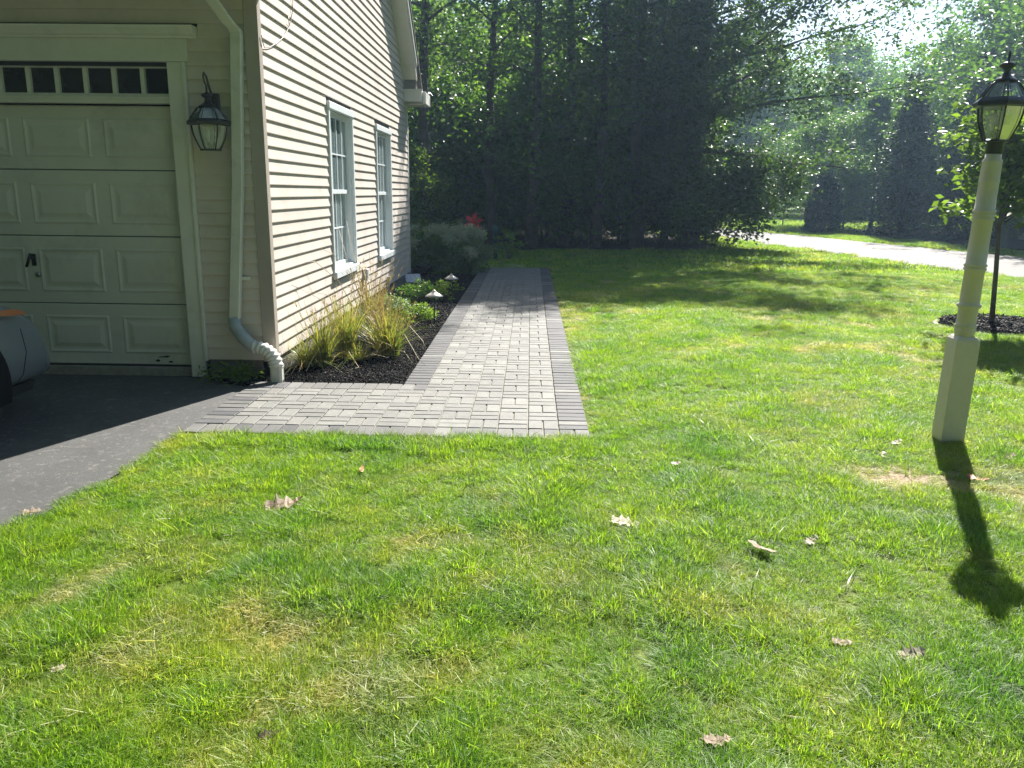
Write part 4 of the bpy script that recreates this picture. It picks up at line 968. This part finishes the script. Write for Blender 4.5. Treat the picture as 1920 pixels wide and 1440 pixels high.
# --- ornamental grasses
def blade_mesh(name, n, h, w_, r0, lean, rng, seg=4, arch=.8, kink=0):
    """n arching blades rooted in a disc of radius r0"""
    h_ = h * rng.uniform(.55, 1.12, n); a = rng.uniform(0, 2 * PI, n); rr_ = r0 * np.sqrt(rng.random(n)); bx = rr_ * np.cos(a); by = rr_ * np.sin(a)
    la = a + rng.normal(size=n) * .7; ln = np.abs(rng.normal(size=n)) * lean + .06; wd = w_ * rng.uniform(.7, 1.2, n); sa = la + PI / 2 + rng.normal(size=n) * .5
    V = np.zeros((n, 2 * seg + 1, 3)); 
    for k in range(seg + 1):
        t = k / seg; out = h_ * ln * (t * (1 - arch) + arch * t * t) * 1.3; zz = h_ * (t - (ln * .45) * t ** 2.4 * min(1, arch + .2))
        px = bx + np.cos(la) * out; py = by + np.sin(la) * out; ww = wd * (1 - t ** 1.7) * .5
        if k < seg:
            V[:, 2 * k] = np.stack([px - np.cos(sa) * ww, py - np.sin(sa) * ww, zz], 1); V[:, 2 * k + 1] = np.stack([px + np.cos(sa) * ww, py + np.sin(sa) * ww, zz], 1)
        else: V[:, 2 * k] = np.stack([px, py, zz], 1)
    T = []
    for k in range(seg - 1): T += [(2 * k, 2 * k + 1, 2 * k + 3), (2 * k, 2 * k + 3, 2 * k + 2)]
    T.append((2 * seg - 2, 2 * seg - 1, 2 * seg)); T = np.array(T)
    TT = (T[None] + (np.arange(n) * (2 * seg + 1))[:, None, None]).reshape(-1, 3)
    return V.reshape(-1, 3), TT, np.repeat(rng.random(n), len(T))
M['orn_green'] = leafmat('ornamental_blade', [(0, (.04, .075, .014)), (.45, (.10, .15, .03)), (.7, (.22, .21, .06)), (1, (.42, .31, .13))], (.26, .27, .05), .4)
M['orn_brown'] = leafmat('seed_stalk', [(0, (.12, .07, .035)), (.5, (.21, .14, .07)), (1, (.36, .29, .17))], (.26, .18, .09), .28)
def orn(x, y, h, nb, ns, r0, lean, label, seed, hs=None):
    rng = np.random.default_rng(seed); t = thing('ornamental_grass', label, 'ornamental grass', (x, y, .02), 'ornamental grasses by the wall')
    V, T_, c = blade_mesh('b', nb, h, .009, r0, lean, rng, 5, .85); me = np_mesh('foliage', V, T_); face_attr(me, 'c', c); me.materials.append(M['orn_green']); link(bpy.data.objects.new('foliage', me), t)
    if ns:
        V, T_, c = blade_mesh('b', ns, hs or h * 1.5, .0055, r0 * .7, .16, rng, 4, .3); n0 = len(V)
        # plumes: short side hairs along the top of each stalk
        tips = V.reshape(ns, 9, 3); P = []; Q = []
        for s_ in range(ns):
            a0, a1 = tips[s_, 4], tips[s_, 8]
            for k in range(16):
                q = rng.random(); p = a0 + (a1 - a0) * q; d = (a1 - a0) / (np.linalg.norm(a1 - a0) + 1e-6) * .035 + rng.normal(size=3) * .012; wv = rng.normal(size=3) * .0022
                P += [p - wv, p + wv, p + d]
        P = np.array(P); m_ = len(P) // 3; T2 = np.arange(3 * m_).reshape(-1, 3) + n0
        me = np_mesh('stalks', np.vstack([V, P]), np.vstack([T_, T2])); face_attr(me, 'c', np.concatenate([c, rng.random(m_)])); me.materials.append(M['orn_brown']); link(bpy.data.objects.new('seed_stalks', me), t)
    return t
orn(-1.98, 7.02, .34, 300, 0, .05, .9, 'low arching all-green grass clump nearest the ribbed elbow', 1)
orn(-1.83, 7.05, .54, 200, 40, .06, .25, 'narrow upright reddish grass clump second from the house corner', 2, .62)
orn(-1.72, 7.42, .66, 280, 24, .07, .22, 'tall upright green grass clump, third from the house corner', 3, .72)
orn(-1.66, 8.45, .62, 170, 90, .08, .22, 'tallest brown feathery grass clump nearest the wall window', 4, .86)
orn(-1.52, 7.95, .52, 190, 50, .07, .5, 'drooping mixed green and brown grass clump in the middle of the group', 5, .62)
orn(-1.33, 7.55, .50, 360, 60, .09, .42, 'bright green spreading grass clump nearest the walkway', 6, .58)
orn(-1.60, 7.35, .24, 130, 0, .08, 1.2, 'low pale trailing grass between the upright clumps', 7)
# long dry stalks bent over the mulch and against the wall
def stray(label, rows):
    t = thing('dry_stalks', label, 'dry grass stalks'); 
    for pts in rows: b_ = MB(); b_.tube(pts, [.0035] + [.0028] * (len(pts) - 2) + [.0012], 5); b_.build('stalk', M['orn_straw'], t)
M['orn_straw'] = paint('straw', (.50, .42, .26), .6, .2, 20)
stray('long dry straw stalks fallen over the mulch in front of the grasses', [
    [(-1.70, 7.30, .10), (-1.62, 7.1, .16), (-1.50, 6.95, .05), (-1.64, 6.8, .03)], [(-1.85, 7.0, .22), (-1.90, 6.9, .12), (-1.93, 6.78, .03), (-1.88, 6.74, .03)], [(-1.3, 7.5, .2), (-1.15, 7.35, .28), (-1.0, 7.15, .10), (-.92, 7.05, .05)],
    [(-1.3, 7.55, .25), (-1.12, 7.5, .33), (-.98, 7.35, .22), (-.93, 7.25, .12)], [(-1.3, 7.5, .1), (-1.15, 7.3, .13), (-1.02, 7.1, .03)], [(-1.55, 7.6, .05), (-1.45, 7.5, .3), (-1.43, 7.45, .38)], [(-1.5, 7.3, .05), (-1.25, 7.2, .2), (-1.3, 7.15, .24)], [(-1.35, 8.2, .05), (-1.15, 8.3, .25)], [(-1.6, 7.2, .06), (-1.4, 7.1, .14), (-1.25, 7.05, .12)]])
stray('thin pale seed stalks leaning across the sunlit siding', [
    [(-1.75, 8.2, .3), (-1.85, 8.3, .75), (-1.98, 8.15, .95), (-2.04, 7.9, 1.02)], [(-1.75, 8.2, .3), (-1.9, 8.0, .7), (-2.02, 7.6, .92), (-2.05, 7.35, .93)], [(-1.7, 8.3, .3), (-1.85, 8.6, .8), (-1.95, 8.8, 1.05), (-2.0, 8.9, 1.25)], [(-1.8, 7.5, .3), (-1.9, 7.3, .6), (-2.03, 7.1, .72)], [(-1.7, 8.2, .4), (-1.88, 8.3, .9), (-2.0, 8.5, 1.2)], [(-1.7, 8.4, .3), (-1.78, 8.75, .65), (-1.9, 9.1, .82)], [(-1.75, 8.0, .3), (-1.95, 7.7, .6), (-2.05, 7.4, .66)], [(-1.7, 8.2, .3), (-1.95, 8.5, .62), (-2.05, 8.6, .60)]])

# --- weeds at the foot of the garage corner
t = thing('weed_patch', 'small shaded weeds growing at the foot of the garage corner', 'weeds', (-2.45, 6.47, .02)); rng = np.random.default_rng(14)
me = leafcloud('foliage', [(rng.uniform(-.25, .15), rng.uniform(-.06, .08), rng.uniform(.02, .10)) for _ in range(22)], 14, .05, .07, rng, wr=.3, droop=0); me.materials.append(M['leaf_bright']); link(bpy.data.objects.new('foliage', me), t)

# --- mulch chips
def chips(n, poly, xr, yr, seed, sz):
    rng = np.random.default_rng(seed); x = rng.uniform(*xr, n * 3); y = rng.uniform(*yr, n * 3); k = in_poly(x, y, poly); x, y = x[k][:n], y[k][:n]; n = len(x)
    z = .020 + .03 * fbm(x * 3, y * 3) + rng.uniform(-.006, .012, n); P = np.stack([x, y, z], 1)
    e = np.minimum.reduce([np.abs(x - XM), np.abs(y - YI) + 9 * (y > YI + 3)]); P[:, 2] -= .02 * np.exp(-e / .03)
    d = rng.normal(size=(n, 3)); d[:, 2] *= .35; d /= np.linalg.norm(d, axis=1)[:, None]; u = rng.normal(size=(n, 3)); s = np.cross(d, u); s /= np.linalg.norm(s, axis=1)[:, None]; q = np.cross(d, s)
    L = sz * rng.uniform(.5, 1.6, n)[:, None]; W = L * rng.uniform(.18, .45, n)[:, None]
    V = np.stack([P - d * L / 2, P + s * W / 2, P + d * L / 2, P - s * W / 2 + q * W * .5], 1).reshape(-1, 3); i = np.arange(n) * 4
    T_ = np.stack([np.stack([i, i + 1, i + 3], 1), np.stack([i + 1, i + 2, i + 3], 1), np.stack([i, i + 2, i + 1], 1), np.stack([i, i + 3, i + 2], 1)], 1).reshape(-1, 3)
    return V, T_, np.repeat(rng.random(n), 4)
V1, T1, c1 = chips(26000, BED, (-2.9, XM), (6.3, 9.2), 1, .022); V2, T2, c2 = chips(15000, BED, (-2.15, XM), (9.2, 19.2), 2, .035)
me = np_mesh('mulch_chips', np.vstack([V1, V2]), np.vstack([T1, T2 + len(V1)])); face_attr(me, 'c', np.concatenate([c1, c2])); me.materials.append(M['chip'])
tag(link(bpy.data.objects.new('mulch_chips', me)), 'black shredded mulch chips covering the planting bed', 'mulch', None, 'stuff')
# crumbs of mulch spilled on the pavers are left as single chips
rng = np.random.default_rng(5)

ringp = [(.79 * math.cos(2 * PI * k / 24), .79 * math.sin(2 * PI * k / 24)) for k in range(24)]
XMk, YIk = XM, YI; XM, YI = 99, 99
V3, T3, c3 = chips(3200, ringp, (-.8, .8), (-.8, .8), 3, .05); XM, YI = XMk, YIk
V3 = V3.copy(); V3[:, 2] += .03; me = np_mesh('mulch_chips', V3, T3); face_attr(me, 'c', c3); me.materials.append(M['chip']); o = bpy.data.objects.new('mulch_chips', me); link(o, ring); o['kind'] = 'stuff'
# --- fallen leaves
def oakleaf(x, y, rz, s, curl, col, label, seed, z=.035, dark=False):
    r = random.Random(seed); t = thing('fallen_leaf', label, 'leaf', (x, y, z), 'fallen leaves', rz)
    out = [(0, 0)]; n = 4
    R_ = []
    for k in range(n):
        u = (k + .5) / n; wv = .34 * math.sin(PI * (u * .85 + .1)) ** .6; R_.append((u - .05, wv * r.uniform(.45, .6))); R_.append((u + .02, wv * r.uniform(.85, 1.15))); R_.append((u + .07, wv * r.uniform(.6, .9)))
    R_.append((1.08, .0)); L_ = [(u, -v * r.uniform(.85, 1.15)) for u, v in R_[:-1]][::-1]
    rim = R_ + L_
    b_ = MB(); vs = []; fs = []
    tw = r.uniform(-.5, .5)
    def P(u, v): return ((u - .5) * s, v * s * (1 - .3 * curl), tw * (u - .5) * v * s * 1.2 + s * curl * (1 if v > 0 else -.6) * (abs(v) * 1.6) ** 1.3 + s * curl * .7 * (u - .5) ** 2 + s * .03 * math.sin(9 * u + seed) + r.uniform(-.02, .02) * s)
    m_ = len(R_); spine = [P(u, 0) for u, v in R_]
    vs = spine + [P(u, v) for u, v in R_] + [P(u, -v * .95) for u, v in R_]
    for k in range(m_ - 1): fs += [(k, k + 1, m_ + k + 1, m_ + k), (k, 2 * m_ + k, 2 * m_ + k + 1, k + 1)]
    t.rotation_euler = (r.uniform(-.22, .12), r.uniform(-.2, .2), rz); t.location.z -= .020; b_.add(vs, fs, False); b_.build('blade', col, t)
    b_ = MB(); b_.tube([P(-.12, 0), P(0, 0), P(.5, 0), P(1, 0)], [.0016, .0016, .001, .0006], 4); b_.build('midrib', col, t)
    return t
M['leaf_tan'] = paint('dry_leaf_tan', (.25, .18, .11), .6, .25, 60, .001); M['leaf_pale'] = paint('dry_leaf_pale', (.42, .36, .26), .6, .15, 60, .001); M['leaf_dark'] = paint('dry_leaf_dark', (.07, .045, .03), .6, .3, 60); M['leaf_rust'] = paint('dry_leaf_rust', (.38, .13, .05), .6, .3, 60)
for a in [(-1.23, 3.78, .3, .16, .55, 'leaf_tan', 'large curled brown oak leaf lying on the lawn below the crosswise walkway', .05), (-2.42, 3.66, .5, .10, .4, 'leaf_tan', 'small dry leaf lying on the driveway at the edge of the grass', .03),
          (.47, 3.63, -.1, .12, .35, 'leaf_pale', 'pale bleached leaf in the middle of the front lawn', .055), (1.06, 3.36, 2.2, .12, .7, 'leaf_tan', 'curled brown leaf right of the pale bleached leaf', .055),
          (1.31, 3.46, .7, .075, .4, 'leaf_pale', 'small grey-white leaf just beyond the curled brown leaf', .05), (1.34, 2.53, .2, .085, .9, 'leaf_pale', 'curled pale leaf lying below the shadow of the lantern', .05),
          (1.13, 2.61, 0, .06, .2, 'leaf_tan', 'small flat tan leaf left of the curled pale one', .045), (.56, 2.05, .1, .07, .4, 'leaf_tan', 'small tan leaf at the bottom edge of the photo', .05),
          (-.74, 2.03, .3, .055, .8, 'leaf_dark', 'small black shrivelled leaf at the bottom left of the lawn', .045), (-1.53, 2.33, .1, .045, .4, 'leaf_pale', 'tiny cream leaf scrap at the far left of the lawn', .05),
          (2.56, 4.39, 0, .11, .2, 'leaf_rust', 'rusty orange leaf beside the shadow of the lamp post', .04), (2.95, 4.75, .8, .10, .4, 'leaf_tan', 'brown leaf in the grass right of the lamp post base', .05),
          (2.38, 5.02, .6, .08, .3, 'leaf_pale', 'pale leaf in the grass left of the lamp post base', .05), (2.2, 4.78, 1.2, .07, .3, 'leaf_pale', 'small pale leaf near the bare patch left of the post shadow', .04),
          (-.93, 4.3, 1.5, .055, .5, 'leaf_rust', 'tiny reddish leaf standing in the grass below the walkway', .06), (.87, 4.5, .2, .05, .4, 'leaf_pale', 'tiny white leaf scrap right of the walkway corner', .06)]:
    oakleaf(a[0], a[1], a[2], a[3] * 1.15, min(a[4], .45), M[a[5]], a[6], int(abs(a[0]) * 100), a[7])

# ================================================================== LAWN GRASS (geometry-nodes stuff)
tufts = bpy.data.collections.new('grass_tufts')
def tuft(name, n, h, w_, r0, lean, dryf, seed, seg=3):
    rng = np.random.default_rng(seed); V, T_, c = blade_mesh(name, n, h, w_, r0, lean, rng, seg, .6)
    # uniform disc lean directions rather than outward only
    me = np_mesh(name, V, T_); c = np.where(rng.random(len(c)) < 0, c, c); face_attr(me, 'c', c); me.materials.append(M['grass']); o = bpy.data.objects.new(name, me); tufts.objects.link(o)
def tuft_flat(name, n, L, w_, r0, seed, h=.02):
    """matted dry clippings lying between the blades"""
    rng = np.random.default_rng(seed); a = rng.uniform(0, 2 * PI, n); x = rng.uniform(-r0, r0, n); y = rng.uniform(-r0, r0, n); z = rng.uniform(.002, h, n); d = np.stack([np.cos(a), np.sin(a), rng.normal(size=n) * .3], 1); s = np.stack([-np.sin(a), np.cos(a), rng.normal(size=n) * .4], 1); P = np.stack([x, y, z], 1); l = (L * rng.uniform(.5, 1.3, n))[:, None]
    V = np.stack([P - s * w_ / 2, P + s * w_ / 2, P + d * l + s * w_ * .3, P + d * l * .9 - s * w_ * .3], 1); i = np.arange(n) * 4
    return V.reshape(-1, 3), np.stack([np.stack([i, i + 1, i + 2], 1), np.stack([i, i + 2, i + 3], 1)], 1).reshape(-1, 3), np.repeat(rng.uniform(.8, 1, n), 2)
def tuft_mixed(name, n, h, w_, r0, lean, nd, seed, seg=3):
    rng = np.random.default_rng(seed)
    V, T_, c = blade_mesh(name, n, h, w_, r0, lean, rng, seg, .6); V2, T2, c2 = tuft_flat(name, nd, .04, w_ * .8, r0 * .8, seed + 1)
    me = np_mesh(name, np.vstack([V, V2]), np.vstack([T_, T2 + len(V)])); face_attr(me, 'c', np.concatenate([c * .9, c2])); me.materials.append(M['grass']); o = bpy.data.objects.new(name, me); tufts.objects.link(o)
# alphabetical order gives the pick index
for i in range(3): tuft_mixed('a_lush_%d' % i, 120, .054, .0029, .06, .8, 18, 100 + i, 4)
for i in range(3): tuft_mixed('b_mown_%d' % i, 125, .042, .0026, .055, .8, 34, 110 + i)
for i in range(3): tuft_mixed('c_dry_%d' % i, 60, .028, .0027, .055, 1.0, 80, 120 + i)
for i in range(3): tuft_mixed('d_far_%d' % i, 60, .060, .0085, .12, .6, 10, 130 + i, 3)
def sample(n, yr, seed, side=.68, pad=3.0):
    rng = np.random.default_rng(seed); y = rng.uniform(*yr, n); h = side * y + pad; x = rng.uniform(-1, 1, n) * (side * yr[1] + pad); k = np.abs(x - .0) < h; x, y = x[k], y[k]
    jx = (fbm(x * 4 + 9, y * 4) - .5) * .10; jy = (fbm(x * 4, y * 4 + 31) - .5) * .10
    bad = in_poly(x + jx * 1.2, y + jy, DRIVE) | ((x > X0 - .0) & (x < X1 + .02) & (y > Y0 - .012) & (y < YI)) | ((x > XM) & (x < X1 + .02) & (y >= YI - .1) & (y < YE + .02)) | in_poly(x, y, BED) | in_poly(x + jx, y + jy, ROAD) | in_poly(x, y, ROAD2)
    bad |= (x < X0 + .01) & (y > 4.93) & (y < 7)
    bad |= in_poly(x, y, WOOD) | in_poly(x, y, WOOD2) | ((x < XW + .1) & (y > 6.5) & (y < 14.6)) | ((x < -2.9) & (y > 6.3) & (y < 15)) | ((x - 5.95) ** 2 + (y - 10) ** 2 < .84 ** 2) | (((x - 2.768) ** 2 + (y - 5.15) ** 2) < .075 ** 2)
    return x[~bad], y[~bad]
PX, PY, SC, TN, ID = [], [], [], [], []
def blob(x, y, cx, cy, rx, ry, s=1.0): 
    return np.exp(-(((x - cx) / rx) ** 2 + ((y - cy) / ry) ** 2) * s)
def band(yr, dens, seed, scale, far=False):
    area = (yr[1] - yr[0]) * 2 * (.68 * yr[1] + 3.0); x, y = sample(int(area * dens), yr, seed); n = len(x); rng = np.random.default_rng(seed + 50)
    f = fbm(x * 1.3 + 3, y * 1.3, 4); g = fbm(x * 5 + 40, y * 5, 3); lush = fbm(x * 2.1 + 80, y * 2.1 + 7, 3)
    dry = (f - .5) * 2.0 + (g - .5) * 2.2 + .12
    dry += .30 * np.clip((4.2 - y) / 3, 0, 1) * np.clip((.6 - x) / 2.5, 0, 1) 
    dry += 1.5 * blob(x, y, 2.15, 4.40, .42, .24) + 1.8 * blob(x, y, 2.98, 4.05, .42, .34) + .4 * blob(x, y, -1.9, 4.3, .35, .7) + .35 * blob(x, y, 3, 8.2, 1.5, .9)
    dry += .8 * np.exp(-np.abs(x - X1 - .04) / .05) * (y > 5.4) + .4 * np.exp(-np.abs(y - 16) / 90) * 0
    dry -= .75 * blob(x, y, -.6, 4.72, 1.6, .30) + .45 * blob(x, y, 1.3, 7, .9, 2.2) + .35 * blob(x, y, 1.6, 3.0, .9, .8)
    tone = np.clip(dry, 0, 1)
    kind = np.where(tone + .3 * (rng.random(n) - .5) > .85, 2, np.where((lush + .22 * (rng.random(n) - .5) > .56) & (tone < .45) | (blob(x, y, -.6, 4.8, 1.7, .2) > .5), 0, 1))
    idx = kind * 3 + rng.integers(0, 3, n)
    if far: idx = 9 + rng.integers(0, 3, n)
    s = scale * rng.uniform(.6, 1.3, n) * (.68 + .62 * np.clip((fbm(x * 3.1 + 5, y * 3.1 + 60, 4) - .3) * 2.2, 0, 1.15)) * 1.0; s = np.where((np.abs(y - 4.9) < .10) & (x > -2.1) & (x < .5), np.maximum(s, scale * rng.uniform(.9, 1.45, n)), s)
    edge = (np.abs(x - X1) < .08) | (np.abs(y - Y0) < .06); s = np.where((x > X1) & (x < X1 + .07), s * .7, s)
    s *= 1 - .5 * blob(x, y, 2.95, 4.05, .35, .3) - .4 * blob(x, y, 2.15, 4.4, .3, .2)
    keep = rng.random(n) > .9 * np.clip(1.1 * blob(x, y, 2.98, 4.0, .36, .28) + 1.0 * blob(x, y, 2.2, 4.36, .32, .17) + .6 * blob(x, y, X1 + .04, 6.3, .05, 1.2), 0, 1)
    PX.append(x[keep]); PY.append(y[keep]); SC.append(s[keep]); TN.append(tone[keep]); ID.append(idx[keep])
band((.3, 6.0), 560, 1, 1.0); band((6.0, 10), 330, 2, 1.15); band((10, 17), 150, 3, 1.35); band((17, 36), 26, 4, 1.5, True); band((36, 62), 7, 5, 2.6, True)
x, y, s, tn, ix = (np.concatenate(q) for q in (PX, PY, SC, TN, ID)); n = len(x)
me = bpy.data.meshes.new('lawn_grass'); me.vertices.add(n); me.vertices.foreach_set('co', np.stack([x, y, np.full(n, .001)], 1).astype(np.float32).ravel())
for nm, ty, v in (('scl', 'FLOAT', s), ('tone', 'FLOAT', tn), ('yaw', 'FLOAT', RNG.uniform(0, 2 * PI, n))): a = me.attributes.new(nm, ty, 'POINT'); a.data.foreach_set('value', v.astype(np.float32))
a = me.attributes.new('vid', 'INT', 'POINT'); a.data.foreach_set('value', ix.astype(np.int32))
go = link(bpy.data.objects.new('lawn_grass', me)); tag(go, 'bright green lawn grass with yellow dry patches', 'grass', None, 'stuff'); me.materials.append(M['grass'])
ng = bpy.data.node_groups.new('scatter', 'GeometryNodeTree'); ng.interface.new_socket('Geometry', in_out='INPUT', socket_type='NodeSocketGeometry'); ng.interface.new_socket('Geometry', in_out='OUTPUT', socket_type='NodeSocketGeometry')
gi, goo = ng.nodes.new('NodeGroupInput'), ng.nodes.new('NodeGroupOutput'); ip = ng.nodes.new('GeometryNodeInstanceOnPoints'); ci = ng.nodes.new('GeometryNodeCollectionInfo')
ci.inputs['Collection'].default_value = tufts; ci.inputs['Separate Children'].default_value = True; ci.inputs['Reset Children'].default_value = True; ip.inputs['Pick Instance'].default_value = True
def na(nm, ty):
    q = ng.nodes.new('GeometryNodeInputNamedAttribute'); q.data_type = ty; q.inputs['Name'].default_value = nm; return q.outputs['Attribute']
cx = ng.nodes.new('ShaderNodeCombineXYZ'); L = ng.links
L.new(gi.outputs[0], ip.inputs['Points']); L.new(ci.outputs[0], ip.inputs['Instance']); L.new(na('vid', 'INT'), ip.inputs['Instance Index']); L.new(na('yaw', 'FLOAT'), cx.inputs[2]); L.new(cx.outputs[0], ip.inputs['Rotation']); L.new(na('scl', 'FLOAT'), ip.inputs['Scale']); L.new(ip.outputs[0], goo.inputs[0])
md = go.modifiers.new('scatter', 'NODES'); md.node_group = ng

# taller weed blades standing out of the lawn
rng = np.random.default_rng(91); Vs, Ts, Cs = [], [], []; off = 0
for i in range(150):
    if i < 60: x_, y_ = rng.uniform(X1 + .1, 2.4), rng.uniform(5.2, 9.5)
    elif i < 95: x_, y_ = rng.uniform(-2.1, .4), rng.uniform(4.55, 4.97)
    else: x_, y_ = rng.uniform(-1.2, 2.4), rng.uniform(2.2, 5)
    V, T_, c = blade_mesh('w', rng.integers(3, 7), rng.uniform(.09, .15), .0062, .012, .8, rng, 5, .8); V[:, 0] += x_; V[:, 1] += y_; Vs.append(V); Ts.append(T_ + off); off += len(V); Cs.append(c * .5 + .3)
me = np_mesh('tall_weeds', np.vstack(Vs), np.vstack(Ts)); face_attr(me, 'c', np.concatenate(Cs)); me.materials.append(M['leaf_bright']); tag(link(bpy.data.objects.new('tall_grass_weeds', me)), 'taller yellow-green weed blades standing out of the lawn', 'grass', None, 'stuff')

# ------------------------------------------------------------------ added volume imitating lens glare over the wood
if GLARE_HAZE > 0:
    hb = MB(); hb.box(-120, 120, -30, 150, -1, 24); m, nt, p = mat('glare_haze'); nt.nodes.remove(p)
    pv = N(nt, 'ShaderNodeVolumePrincipled'); pv.inputs['Color'].default_value = (.50, .74, 1, 1); pv.inputs['Density'].default_value = GLARE_HAZE; pv.inputs['Anisotropy'].default_value = .45
    nt.links.new(pv.outputs[0], nt.nodes['Material Output'].inputs['Volume']); h = hb.build('glare_haze', m); h['kind'] = 'stuff'; h['label'] = 'thin bluish volume added to imitate lens glare over the wood'
